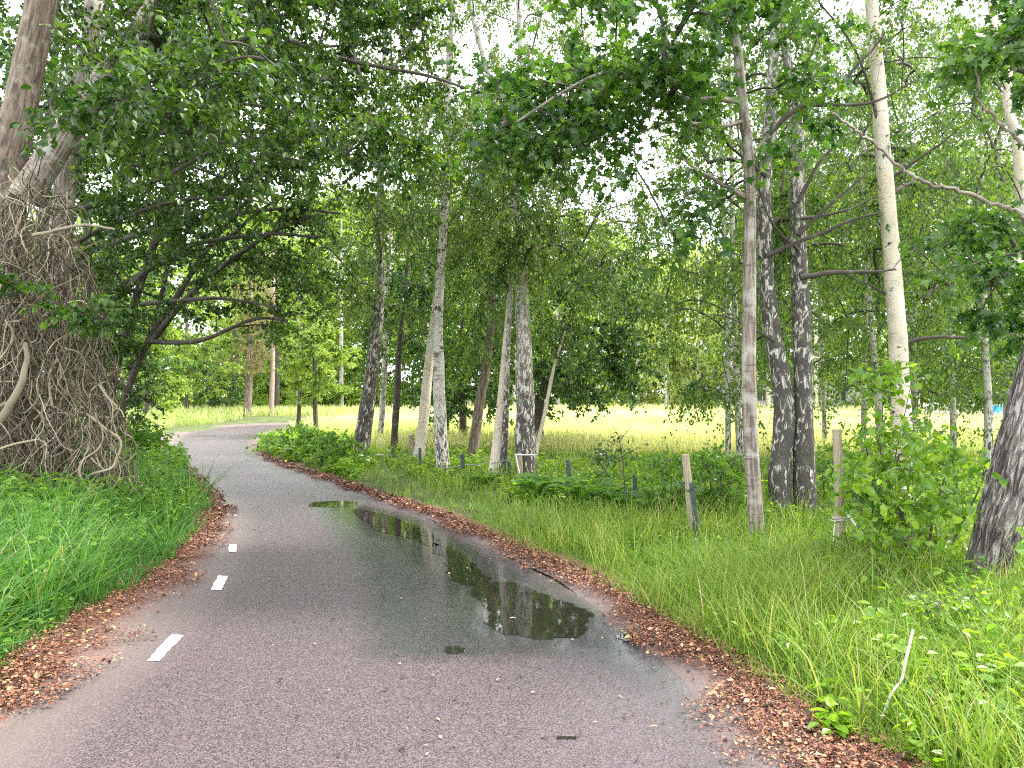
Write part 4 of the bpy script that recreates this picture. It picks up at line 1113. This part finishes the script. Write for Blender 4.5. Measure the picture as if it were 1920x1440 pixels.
for px, d, w, top, low in ((1440, 66, 130, 380, 760), (1530, 60, 150, 360, 760), (1620, 64, 150, 330, 750), (1720, 60, 160, 340, 755), (1820, 62, 160, 320, 755), (1920, 60, 150, 340, 755), (2010, 58, 150, 340, 755)):
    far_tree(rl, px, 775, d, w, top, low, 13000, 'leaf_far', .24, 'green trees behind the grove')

LB = 'trees round the bend on the left'
for lab, px, d, w, top, low, n, leaf, L in (
        ('bright bushy tree behind the left bank, close to the dark stems', 275, 36, 150, 520, 782, 16000, 'leaf_far', .13),
        ('broad bright green tree hanging over the bend, left of the pine', 350, 44, 200, 500, 778, 22000, 'leaf_far', .13),
        ('dark shaded bush-like tree low behind the bend', 395, 50, 130, 640, 780, 9000, 'leaf_dark', .15),
        ('tall leafy tree behind the pine', 440, 58, 160, 380, 720, 12000, 'leaf_far', .17),
        ('tall leafy tree behind the utility pole', 520, 54, 150, 400, 740, 12000, 'leaf_far', .16),
        ('green tree filling the gap behind the old trunks', 180, 48, 170, 420, 785, 12000, 'leaf_far', .16)):
    far_tree(lab, px, 790, d, w, top, low, n, leaf, L, LB, targ=50, bark='dark')
far_tree('small leafy tree at the inside of the bend, nearest the utility pole', 558, 812, 30, 110, 560, 745, 9000, 'leaf_far', .10, 'small trees at the inside of the bend', bark='dark', tw=10, targ=40, lean=14)
far_tree('small leafy tree at the inside of the bend with two dark stems', 592, 815, 28.5, 130, 590, 760, 10000, 'leaf_far', .10, 'small trees at the inside of the bend', bark='dark', tw=11, targ=44, lean=-4)
t = Tree('pine_tree', 'pine with a pinkish bare trunk and pale tufted crown beside the utility pole', 'tree', base=at(462, 787, 44) * [1, 1, 0])
t.trunk([(461, 790, 18), (466, 735, 15), (468, 690, 13), (470, 620, 10), (470, 540, 7), (470, 460, 4)], 'brown', d=44, rough=.05, sides=12, ring=.2)
c = t.grow(targets([(425, 690), (430, 640), (445, 560), (460, 480), (480, 480), (505, 560), (520, 630), (515, 690), (480, 705)], 54, 42.5, 45.5), zmin=2.4)
t.wood('brown'); t.foliage(c, 13000, .75, 'leaf_pine', .16, kind='diamond', ratio=.16, droop=-.2, up=.2, jit=1.0, flat=.7, twigs=9, twig_r=.008)

# --- the far wood, one mass of leaves behind everything
def mass(poly, d0, d1, n, L, clumps, leaf, label):
    x, y = sample_poly(poly, clumps); C = at(x, y, rng.uniform(d0, d1, clumps)); C[:, 2] = np.maximum(C[:, 2], .3)
    w = rng.integers(0, clumps, n); r = rng.uniform(1.2, 2.6, clumps)[w][:, None]
    P = C[w] + norm(rng.normal(0, 1, (n, 3))) * r * rng.random((n, 1)) ** .45
    P[:, 2] = np.abs(P[:, 2])
    mb = MB(); l = L * rng.uniform(.6, 1.3, n)
    leaves(mb, P, rng.normal(0, 1, (n, 3)), np.array([0, 0, .8]) + rng.normal(0, .6, (n, 3)), l, l * .75, 'diamond', 0, np.clip(rng.beta(2, 2, n) + rng.normal(0, .2, clumps)[w], 0, 1))
    tag(mb.build('distant_wood', M[leaf]), label, 'wood', kind='stuff')


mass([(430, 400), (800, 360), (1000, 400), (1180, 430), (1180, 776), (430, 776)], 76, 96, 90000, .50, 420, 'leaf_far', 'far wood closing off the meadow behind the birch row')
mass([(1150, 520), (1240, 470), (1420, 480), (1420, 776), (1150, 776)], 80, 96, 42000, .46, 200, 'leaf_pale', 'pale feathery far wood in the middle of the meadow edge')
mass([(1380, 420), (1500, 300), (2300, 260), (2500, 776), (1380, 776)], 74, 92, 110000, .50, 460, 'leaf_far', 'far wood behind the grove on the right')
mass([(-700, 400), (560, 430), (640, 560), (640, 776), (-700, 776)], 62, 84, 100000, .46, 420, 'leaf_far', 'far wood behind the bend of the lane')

# --- shrubs, saplings and ferns
def shrub(label, base_px, polys, n, L, leaf, stems, kind='ovate', name='shrub', R=.28, group=None, d=None, ratio=.72, sw=5, parts=True):
    d = float(dist_of(base_px[1])) if d is None else d
    t = Tree(name, label, 'shrub', base=at(base_px[0], base_px[1], d) * [1, 1, 0], group=group)
    for x0, pts in stems:
        t.trunk([(x0, base_px[1] + 4, sw)] + [(x, y, max(sw * (1 - .25 * (i + 1)), 1.4)) for i, (x, y) in enumerate(pts)], 'dark', d=d + rng.uniform(-.15, .15), rough=.03, sides=7, name='stem', flare=.1)
    c = t.grow(np.vstack([targets(pl, m, d - s, d + s) for pl, m, s in polys]), zmin=.1, rise=.15, r0=.0035)
    t.wood('dark', parts=False, thin=.002); t.foliage(c, n, R, leaf, L, ratio=ratio, kind=kind, twigs=6, droop=.25, up=.9, jit=.6, flat=.6, twig_r=.0016)
    return t


shrub('tall leafy shoot in front of the cream-barked birch, its tip highest of all shrubs', (1655, 1100),
      [([(1630, 680), (1700, 660), (1740, 800), (1720, 980), (1640, 1000), (1610, 880)], 34, .35)], 620, .072, 'leaf_bright', [(1650, [(1660, 960), (1680, 850), (1700, 760), (1712, 700)]), (1620, [(1630, 1000), (1650, 860), (1655, 740), (1648, 690)])])
shrub('broad bright green shrub between the wooden post and the furrowed trunk', (1735, 1120),
      [([(1580, 900), (1700, 820), (1830, 870), (1820, 980), (1780, 1080), (1640, 1090), (1590, 1000)], 70, .45)], 1500, .070, 'leaf_bright', [(1720, [(1700, 1020), (1680, 930), (1640, 860)]), (1735, [(1745, 1000), (1770, 900), (1790, 830)]), (1750, [(1790, 1010), (1830, 930), (1850, 880)])], sw=7)
shrub('low shrub with small paired leaves at the foot of the furrowed trunk', (1780, 1230),
      [([(1690, 1110), (1790, 1100), (1860, 1130), (1850, 1210), (1720, 1215)], 30, .3)], 700, .04, 'leaf_bright', [(1775, [(1770, 1160), (1760, 1110)]), (1790, [(1810, 1150), (1830, 1100)]), (1765, [(1730, 1170), (1700, 1120)])])
shrub('yellowish leafy bush cut by the right edge below the furrowed trunk', (1940, 1200),
      [([(1915, 1010), (2050, 960), (2080, 1180), (1915, 1190)], 34, .3)], 800, .065, 'leaf_bright', [(1940, [(1935, 1100), (1925, 1010)]), (1960, [(1985, 1090), (2000, 980)])])
shrub('dense green bush left of the first wooden post', (1262, 985),
      [([(1215, 860), (1290, 850), (1300, 950), (1220, 970)], 34, .5)], 1500, .055, 'leaf_shrub', [(1258, [(1250, 930), (1242, 880)]), (1266, [(1272, 930), (1280, 870)])])
shrub('dense green bush between the first wooden post and the maple', (1350, 985),
      [([(1300, 850), (1400, 840), (1410, 960), (1310, 975)], 44, .6)], 2000, .055, 'leaf_shrub', [(1345, [(1335, 920), (1325, 870)]), (1355, [(1365, 930), (1375, 860)]), (1350, [(1352, 900), (1355, 860)])])
shrub('green bush in the gap between the stout birch and the tall wooden post', (1550, 975),
      [([(1525, 840), (1600, 830), (1620, 960), (1535, 965)], 34, .6)], 1500, .055, 'leaf_shrub', [(1548, [(1545, 910), (1540, 860)]), (1555, [(1570, 900), (1585, 850)])])
shrub('green bush behind the cream-barked birch', (1640, 930),
      [([(1590, 800), (1770, 800), (1790, 920), (1600, 925)], 50, .8)], 2200, .06, 'leaf_shrub', [(1635, [(1630, 870), (1620, 820)]), (1650, [(1680, 870), (1710, 820)])])
shrub('lone thin sapling with sparse leaves beside the green steel post', (1172, 985),
      [([(1130, 800), (1185, 795), (1195, 850), (1140, 870)], 10, .2)], 80, .055, 'leaf_dark', [(1173, [(1172, 930), (1168, 870), (1160, 820), (1150, 800)])], name='sapling')
shrub('leaning leafy sapling at the meadow edge, left of the lone thin one', (1150, 930),
      [([(1090, 820), (1140, 850), (1150, 880), (1110, 870)], 8, .25)], 110, .06, 'leaf_dark', [(1152, [(1140, 890), (1120, 865), (1098, 850)])], name='sapling')
shrub('bushy growth at the foot of the leaning rough birch', (655, 880),
      [([(590, 810), (670, 820), (700, 850), (690, 875), (600, 865)], 30, .8)], 1500, .08, 'leaf_shrub', [(650, [(640, 850), (630, 830)]), (660, [(670, 850), (675, 830)])])
shrub('leafy bush on the inner side of the bend', (545, 850),
      [([(490, 820), (560, 800), (610, 815), (600, 850), (500, 850)], 40, 1.0)], 2000, .085, 'leaf_shrub', [(540, [(535, 830), (525, 815)]), (550, [(560, 830), (575, 812)])], R=.5)
shrub('round bush on the left bank close to the dark stems', (255, 880),
      [([(215, 800), (290, 800), (330, 850), (270, 880), (215, 860)], 40, .9)], 2400, .09, 'leaf_shrub', [(250, [(245, 850), (240, 820)]), (260, [(275, 850), (285, 820)])], R=.45)


def fern(px, py, label, size=.75, d=None):
    d = float(dist_of(py)) if d is None else d
    b = at(px, py, d) * [1, 1, 0]; b[2] = height(b[None, :2])[0]
    root = thing('fern', label, 'fern', b, 'ferns on the right verge')
    for k in range(9):
        az = k * 2 * math.pi / 9 + rng.uniform(-.3, .3); ln = size * rng.uniform(.75, 1.1)
        u = np.linspace(0, 1, 26)[:, None]
        dirn = np.array([math.cos(az), math.sin(az), 0])
        mid = b + dirn * ln * .7 * u + np.array([0, 0, 1]) * ln * (1.0 * u - .62 * u ** 2.2)
        mb = MB(); tube(mb, mid, np.linspace(.004, .001, 26), 3, 0, cap=False, rnd=.3)
        T = norm(np.gradient(mid, axis=0)); side = norm(np.cross(T, [0, 0, 1.])); nn = np.cross(side, T)
        prof = np.sin(np.clip(u[:, 0] * 1.02, 0, 1) ** .8 * np.pi) * .26 * ln + .012
        for sg in (-1, 1):
            leaves(mb, mid[3:], side[3:] * sg + T[3:] * .35 - [0, 0, .15], nn[3:] + rng.normal(0, .12, (23, 3)), prof[3:], np.full(23, .038 * ln / .75), 'diamond', 0)
        mb.build('frond', M['fern'], root, False, b)


for px, py, lab, sz in ((1010, 948, 'fern at the foot of the thickest birch', .75), (1092, 958, 'fern beside the leaning steel post', .8), (1152, 962, 'fern between the two green steel posts', .7),
                        (1215, 985, 'fern just right of the second steel post', .75), (1120, 925, 'smaller fern behind the leaning steel post', .6), (905, 925, 'fern left of the pale leaning birch', .6),
                        (570, 866, 'fern on the inner side of the bend', .9), (1600, 1085, 'fern near the foot of the tall wooden post', .5)):
    fern(px, py, lab, sz)


# ------------------------------------------------------------------ fence
def post(px_top, px_base, label, steel=True, wpx=8):
    (x0, y0), (x1, y1) = px_base, px_top
    d = float(dist_of(y0)); b = at(x0, y0, d); top = at(x1, y1, d)
    b[2] = height(b[None, :2])[0] - .15
    ax = norm(top - b); ln = np.linalg.norm(top - b); w = wpx / F_PX * d
    X = norm(np.cross(ax, [0, 1., 0])); Y = np.cross(X, ax)
    if steel:
        root = thing('steel_post', label, 'fence post', b, 'green steel fence posts')
        mb = MB(); a, th = w * .5, w * .16
        prof = np.array([(-a, -th), (a, -th), (a, th), (th, th), (th, a * 1.4), (-th, a * 1.4), (-th, th), (-a, th)])
        V = np.vstack([b + X * x + Y * y for x, y in prof] + [top + X * x + Y * y for x, y in prof]); n = 8
        mb.add(V, np.stack([np.arange(n), (np.arange(n) + 1) % n, (np.arange(n) + 1) % n + n, np.arange(n) + n], -1))
        mb.add(V[n:], np.array([(0, 1, 2, 7), (3, 4, 5, 6), ])); mb.build('post_shaft', M['post_steel'], root, False, b)
        mb = MB()
        for f in (.55, .75, .92):
            c = b + (top - b) * f
            tube(mb, np.array([c - X * a * 1.3 - Y * .01, c - Y * (th + .012), c + X * a * 1.3 - Y * .01]), .004, 5)
        mb.build('wire_hook', M['post_steel'], root, False, b)
    else:
        root = thing('wooden_post', label, 'fence post', b, 'weathered wooden fence posts')
        mb = MB(); k = 24; t = np.linspace(0, 1, k)[:, None]
        P = b + (top - b) * t + X * (.006 * wob(t[:, 0] * 5, 0 * t[:, 0], int(px_top[0]), 3))[:, None]
        tube(mb, P, np.full(k, w / 2) * np.linspace(1.06, .97, k), 10, 0, .05)
        mb.build('post_shaft', M['post_wood'], root, False, b)
    return root, b, top, d


post((1064, 862), (1074, 946), 'green steel post tilting left, nearest the thickest birch')
post((1190, 890), (1192, 968), 'upright green steel post beside the lone sapling')
post((867, 852), (869, 905), 'green steel post between the upright birch and the brown trunk')
post((954, 866), (957, 912), 'green steel post left of the thickest birch', wpx=6)
post((737, 840), (738, 878), 'green steel post in front of the thin blackish stem', wpx=5)
post((787, 840), (788, 895), 'green steel post in front of the pale aspen', wpx=5)
post((643, 826), (644, 868), 'dark post left of the leaning rough birch', wpx=6)
post((604, 822), (605, 860), 'dark short post at the inside of the bend', wpx=6)
r1, b1, t1, d1 = post((1285, 852), (1303, 1020), 'leaning wooden post strapped to a steel post', steel=False, wpx=15)
r2, b2, t2, d2 = post((1568, 805), (1582, 1090), 'tallest wooden post, with a loop of wire, behind the bright shrub', steel=False, wpx=17)
post((771, 815), (776, 868), 'short wooden post against the pale aspen', steel=False, wpx=10)
post((659, 822), (662, 872), 'short wooden post against the leaning rough birch', steel=False, wpx=9)
post((973, 850), (976, 915), 'wooden post hidden against the thickest birch', steel=False, wpx=12)
# steel post strapped to the leaning wooden one, insulator and straps
post((1297, 905), (1311, 1028), 'green steel post strapped to the leaning wooden post', wpx=9)
ax = norm(t1 - b1)
for yy in (918, 978):
    c = at(1299 + (yy - 918) * .11, yy, d1); rr = .048
    mb = MB(); an = np.linspace(0, 2 * np.pi, 20); X = norm(np.cross(ax, [0, 1., 0])); Y = np.cross(X, ax)
    for off in (-.008, .008):
        tube(mb, c + off * ax + np.outer(np.cos(an), X) * rr * 1.7 + np.outer(np.sin(an), Y) * rr * 1.35, .0045, 5, cap=False)
    mb.build('strap', M['post_steel'], r1, True, b1)
mb = MB(); c = at(1281, 905, d1); tube(mb, np.array([c + [.06, 0, 0], c + [.02, -.01, 0], c]), [.006, .006, .006], 6)
tube(mb, np.array([c + [-.03, -.01, 0], c + [-.015, -.01, 0], c + [.0, -.01, 0]]), [.012, .024, .018], 10); mb.build('insulator', M['post_steel'], r1, True, b1)
mb = MB(); c = at(1577, 972, d2); an = np.linspace(0, 6.2 * np.pi, 60)
tube(mb, c + np.stack([np.cos(an) * (.075 + .02 * np.sin(an * .4)), np.sin(an) * .06, an * .002 - .02], -1), .0035, 5); mb.build('wire_loop', M['rope'], r2, True, b2)


def cable(pts, r, label, mat='wire', name='fence_wire', group='loose fence wires', sag=0.0):
    P = np.array([at(*p) for p in pts]); b = P[0].copy()
    Q = spline(P, 12); u = np.linspace(0, 1, len(Q)); Q[:, 2] -= sag * 4 * u * (1 - u)
    mb = MB(); tube(mb, Q, r, 6); o = mb.build(name, M[mat], None, True)
    return tag(o, label, 'wire', group)


cable([(655, 826, 18.3), (672, 844, 18.1), (695, 852, 17.8), (735, 854, 17.6)], .012, 'white rope sagging past the leaning rough birch', 'rope', 'rope')
cable([(738, 852, 17.6), (786, 856, 17), (828, 872, 14.4), (868, 872, 14.2)], .007, 'thin wire strung from the blackish stem to the steel post', sag=.05)
cable([(868, 872, 14.2), (905, 866, 14.0), (940, 862, 13.6), (972, 854, 13.1)], .008, 'thin wire strung from the steel post to the thickest birch', sag=.04)
cable([(966, 853, 13.0), (1003, 853, 13.0)], .013, 'white cord tied level across the thickest birch', 'rope', 'rope')
cable([(967, 853, 13.0), (972, 878, 12.9), (980, 908, 12.8)], .012, 'white cord hanging down beside the thickest birch', 'rope', 'rope')
cable([(1304, 1010, 7.8), (1318, 1030, 7.7), (1336, 1060, 7.5)], .008, 'grey stay wire running down from the leaning wooden post')
cable([(1566, 975, 7.0), (1563, 1010, 6.9), (1568, 1050, 6.9)], .005, 'wire end dangling on the tall wooden post', 'rope')
cable([(1585, 960, 7.0), (1608, 990, 6.9), (1640, 1030, 6.8), (1664, 1065, 6.7)], .009, 'pale cord running from the tall wooden post into the shrub', 'rope', 'rope')
cable([(1066, 874, 12.6), (1125, 900, 11.9), (1191, 905, 10.2), (1285, 908, 8.3)], .0035, 'thin wire between the steel posts and the leaning wooden post', sag=.08)
cable([(1780, 1178, 5.1), (1830, 1215, 4.8), (1890, 1262, 4.5)], .011, 'pale fallen cord or stick lying in the grass at the right edge', 'dead_wood', 'stick', None)
o = cable([(1640, 1385, 3.62), (1660, 1330, 3.62), (1672, 1300, 3.62), (1690, 1275, 3.64), (1698, 1240, 3.66), (1712, 1180, 3.7)], .007, 'bent pale dry twig standing up from the litter near the viewer', 'dead_wood', 'stick', None); o['category'] = 'twig'

# ------------------------------------------------------------------ far things
gy = lambda d: HZ + F_PX * EYE / d
root = thing('utility_pole', 'reddish wooden utility pole standing at the far bend', 'pole', on_ground(510, 790))
d = float(dist_of(790)); mb = MB(); P = np.array([at(508, 792, d), at(510, 730, d), at(511, 670, d), at(512, 560, d), at(513, 470, d)]); P[0, 2] = -.2
tube(mb, spline(P, 5), np.linspace(.15, .10, 21), 14, 0, .02); mb.build('pole_shaft', M['pole'], root, True, on_ground(510, 790))
mb = MB(); c = at(513, 478, d); tube(mb, np.array([c + [-.55, -.12, 0], c + [.55, -.12, 0]]), .05, 6); mb.build('crossarm', M['pole'], root, False, on_ground(510, 790))
for sx in (-.48, .48):
    mb = MB(); tube(mb, np.array([c + [sx, -.12, .05], c + [sx, -.12, .10], c + [sx, -.12, .17]]), [.03, .045, .02], 8); mb.build('insulator', M['plaster'], root, True, on_ground(510, 790))


def rock(c, r, label=None, group=None, name='stone', parent=None, base=None, mat='stone'):
    bm_n = 10; th = np.linspace(0, np.pi, bm_n); ph = np.linspace(0, 2 * np.pi, 14, endpoint=False)
    Tt, Pp = np.meshgrid(th, ph, indexing='ij'); dv = np.stack([np.sin(Tt) * np.cos(Pp), np.sin(Tt) * np.sin(Pp), np.cos(Tt)], -1)
    sdd = int(rng.integers(1e6)); q = 1 + .22 * wob(dv[..., 0] * 2 + dv[..., 2], dv[..., 1] * 2 - dv[..., 2], sdd, 4, 1.2)
    V = c + dv * q[..., None] * np.asarray(r) * rng.uniform(.85, 1.15, 3)
    i = (np.arange(bm_n - 1)[:, None] * 14); j = np.arange(14)[None]; k = (j + 1) % 14
    mb = MB(); mb.add(V.reshape(-1, 3), np.stack([i + j, i + 14 + j, i + 14 + k, i + k], -1).reshape(-1, 4))
    return mb.build(name, M[mat], parent, False, base)


for x, y, d, r, lab in ((346, 784, 48, (.45, .4, .38), 'biggest pale stone of the heap by the bend'), (356, 788, 46, (.35, .3, .22), 'flat pale stone at the right of the heap by the bend'), (338, 788, 46, (.28, .25, .2), 'small pale stone at the left of the heap by the bend'),
                        (350, 776, 48.5, (.28, .25, .22), 'pale stone on top of the heap by the bend')):
    c = at(x, y, d); c[2] = max(c[2], .15); tag(rock(c, r), lab, 'stone', 'pale stones heaped by the bend')
t = thing('tree_stump', 'pale weathered stump on the left bank past the dark stems', 'stump', at(246, 800, 30) * [1, 1, 0])
mb = MB(); tube(mb, spline(np.array([at(246, 815, 30), at(244, 795, 30), at(248, 778, 30)]), 6), np.linspace(.20, .10, 13), 12, 0, .18); mb.build('stump_wood', M['dead_wood'], t, True, at(246, 800, 30) * [1, 1, 0])

d = 56.; wl = thing('stone_wall', 'pale dry stone wall at the meadow edge behind the grove', 'wall', at(1800, 790, 44) * [1, 1, 0])
mb = MB(); bb = at(1800, 790, 44) * [1, 1, 0]
acc = []
for row in range(3):
    for k in range(26):
        x = 1735 + k * 6.2 + (row % 2) * 3
        c = at(x, 0, 44); c[2] = .2 + row * .34; acc.append(rock(c, (.12, .16, .19)))
# join the wall's stones into one wall mesh
vs, fs, nn = [], [], 0
for o in acc:
    v = np.empty(len(o.data.vertices) * 3, np.float32); o.data.vertices.foreach_get('co', v); v = v.reshape(-1, 3)
    vs.append(v); fs.append(np.array([list(p.vertices) for p in o.data.polygons]) + nn); nn += len(v)
    me = o.data; bpy.data.objects.remove(o); bpy.data.meshes.remove(me)
mb = MB(); mb.add(np.vstack(vs), np.vstack(fs)); mb.build('wall_stones', M['stone'], wl, False, bb)

b = at(1866, 783, 44) * [1, 1, 0]; root = thing('blue_barrel', 'bright blue barrel on the stone wall line behind the furrowed trunk', 'barrel', b)
mb = MB(); tube(mb, b + np.array([[0, 0, 0], [0, 0, .06], [0, 0, .3], [0, 0, .32], [0, 0, .6], [0, 0, .62], [0, 0, .86], [0, 0, .92]]), [.29, .31, .31, .325, .325, .31, .31, .28], 18); mb.build('barrel_body', M['blue'], root, True, b)
mb = MB(); tube(mb, b + np.array([[0, 0, .921], [0, 0, .95]]), [.2, .2], 16); mb.build('lid', M['blue'], root, True, b)

# low white cottage glimpsed through the grove
b = at(1480, 775, 76) * [1, 1, 0]; root = thing('white_cottage', 'low white cottage glimpsed between the trunks across the meadow', 'house', b)


def box(c0, c1):
    x0, y0, z0 = c0; x1, y1, z1 = c1
    V = np.array([(x0, y0, z0), (x1, y0, z0), (x1, y1, z0), (x0, y1, z0), (x0, y0, z1), (x1, y0, z1), (x1, y1, z1), (x0, y1, z1)])
    return V, np.array([(0, 3, 2, 1), (4, 5, 6, 7), (0, 1, 5, 4), (1, 2, 6, 5), (2, 3, 7, 6), (3, 0, 4, 7)])


mb = MB(); mb.add(*box((b[0] - 7.4, b[1], 0), (b[0] + 7.4, b[1] + 7, 2.6))); mb.build('wall', M['plaster'], root, False, b)
mb = MB(); x0, x1, y0, y1 = b[0] - 7.8, b[0] + 7.8, b[1] - .5, b[1] + 7.5
mb.add([(x0, y0, 2.61), (x1, y0, 2.61), (x1, y1, 2.61), (x0, y1, 2.61), (x0, (y0 + y1) / 2, 5.2), (x1, (y0 + y1) / 2, 5.2)], np.array([(0, 1, 5, 4), (2, 3, 4, 5)]))
mb.add([(x0, y0, 2.61), (x0, (y0 + y1) / 2, 5.2), (x0, y1, 2.61), (x1, y0, 2.61), (x1, y1, 2.61), (x1, (y0 + y1) / 2, 5.2)], np.array([(0, 1, 2), (3, 4, 5)])); mb.build('roof', M['roof'], root, False, b)
for wx in (-6.0, -3.2, 1.0, 4.4):
    mb = MB(); mb.add(*box((b[0] + wx, b[1] - .06, .9), (b[0] + wx + 1.1, b[1] - .004, 2.0))); w = mb.build('window', M['window'], root, False, b)
    mb = MB()
    for f in ((-.07, .83, 1.17, .898), (-.07, 2.002, 1.17, 2.07), (-.07, .9, -.002, 2.0), (1.102, .9, 1.17, 2.0), (.52, .9, .58, 2.0)):
        mb.add(*box((b[0] + wx + f[0], b[1] - .09, f[1]), (b[0] + wx + f[2], b[1] - .062 if f[0] == .52 else b[1] - .003, f[3])))
    fr = mb.build('frame', M['plaster'], w, False, b)
mb = MB(); mb.add(*box((b[0] - .9, b[1] - .05, 0.02), (b[0] + .1, b[1] - .004, 2.05))); mb.build('door', M['window'], root, False, b)

# ------------------------------------------------------------------ light, sky, camera
SUN_EL, SUN_AZ = math.radians(56), math.radians(75)         # azimuth from +Y (straight ahead) towards +X
w = bpy.data.worlds.new('World'); S.world = w; w.use_nodes = True; nt = w.node_tree; nt.nodes.clear()
sky = nt.nodes.new('ShaderNodeTexSky'); sky.sky_type = 'NISHITA'; sky.sun_disc = False; sky.sun_elevation = SUN_EL; sky.sun_rotation = SUN_AZ
sky.dust_density = 3.0; sky.air_density = 1.0
tcn = nt.nodes.new('ShaderNodeTexCoord'); ns = nt.nodes.new('ShaderNodeTexNoise'); ns.inputs['Scale'].default_value = 2.2; ns.inputs['Detail'].default_value = 5
nt.links.new(tcn.outputs['Generated'], ns.inputs['Vector'])
rp_ = nt.nodes.new('ShaderNodeValToRGB'); rp_.color_ramp.elements[0].position = .25; rp_.color_ramp.elements[0].color = (.6, .6, .6, 1); rp_.color_ramp.elements[1].position = .6; rp_.color_ramp.elements[1].color = (1, 1, 1, 1)
nt.links.new(ns.outputs[0], rp_.inputs[0])
mx = nt.nodes.new('ShaderNodeMix'); mx.data_type = 'RGBA'; nt.links.new(rp_.outputs[0], mx.inputs[0]); nt.links.new(sky.outputs[0], mx.inputs[6]); mx.inputs[7].default_value = (8.6, 8.7, 9.3, 1)
bg = nt.nodes.new('ShaderNodeBackground'); bg.inputs[1].default_value = .12; nt.links.new(mx.outputs[2], bg.inputs[0])
wo = nt.nodes.new('ShaderNodeOutputWorld'); nt.links.new(bg.outputs[0], wo.inputs[0])
ld = bpy.data.lights.new('sun', 'SUN'); ld.energy = 2.5; ld.angle = math.radians(8); ld.color = (1, .95, .86)
lo = bpy.data.objects.new('sun', ld); COL.objects.link(lo)
lo.rotation_euler = (math.pi / 2 - SUN_EL, 0, math.pi - SUN_AZ)

cam = bpy.data.cameras.new('camera'); co = bpy.data.objects.new('camera', cam); COL.objects.link(co)
co.location = (0, 0, EYE); co.rotation_euler = (math.pi / 2, 0, 0)
cam.sensor_width = 36; cam.lens = F_PX / 1920 * 36; cam.shift_y = (HZ - 720) / 1920; cam.clip_end = 2000; cam.clip_start = .05
S.camera = co
S.view_settings.view_transform = 'Standard'; S.view_settings.look = 'None'; S.view_settings.gamma = 1; S.view_settings.exposure = 1.95
cy = S.cycles
cy.max_bounces = 7; cy.diffuse_bounces = 4; cy.glossy_bounces = 3; cy.transmission_bounces = 6; cy.transparent_max_bounces = 8
cy.use_denoising = False; cy.filter_width = 1.1; cy.use_adaptive_sampling = True; cy.adaptive_threshold = .02
cy.sample_clamp_indirect = 6
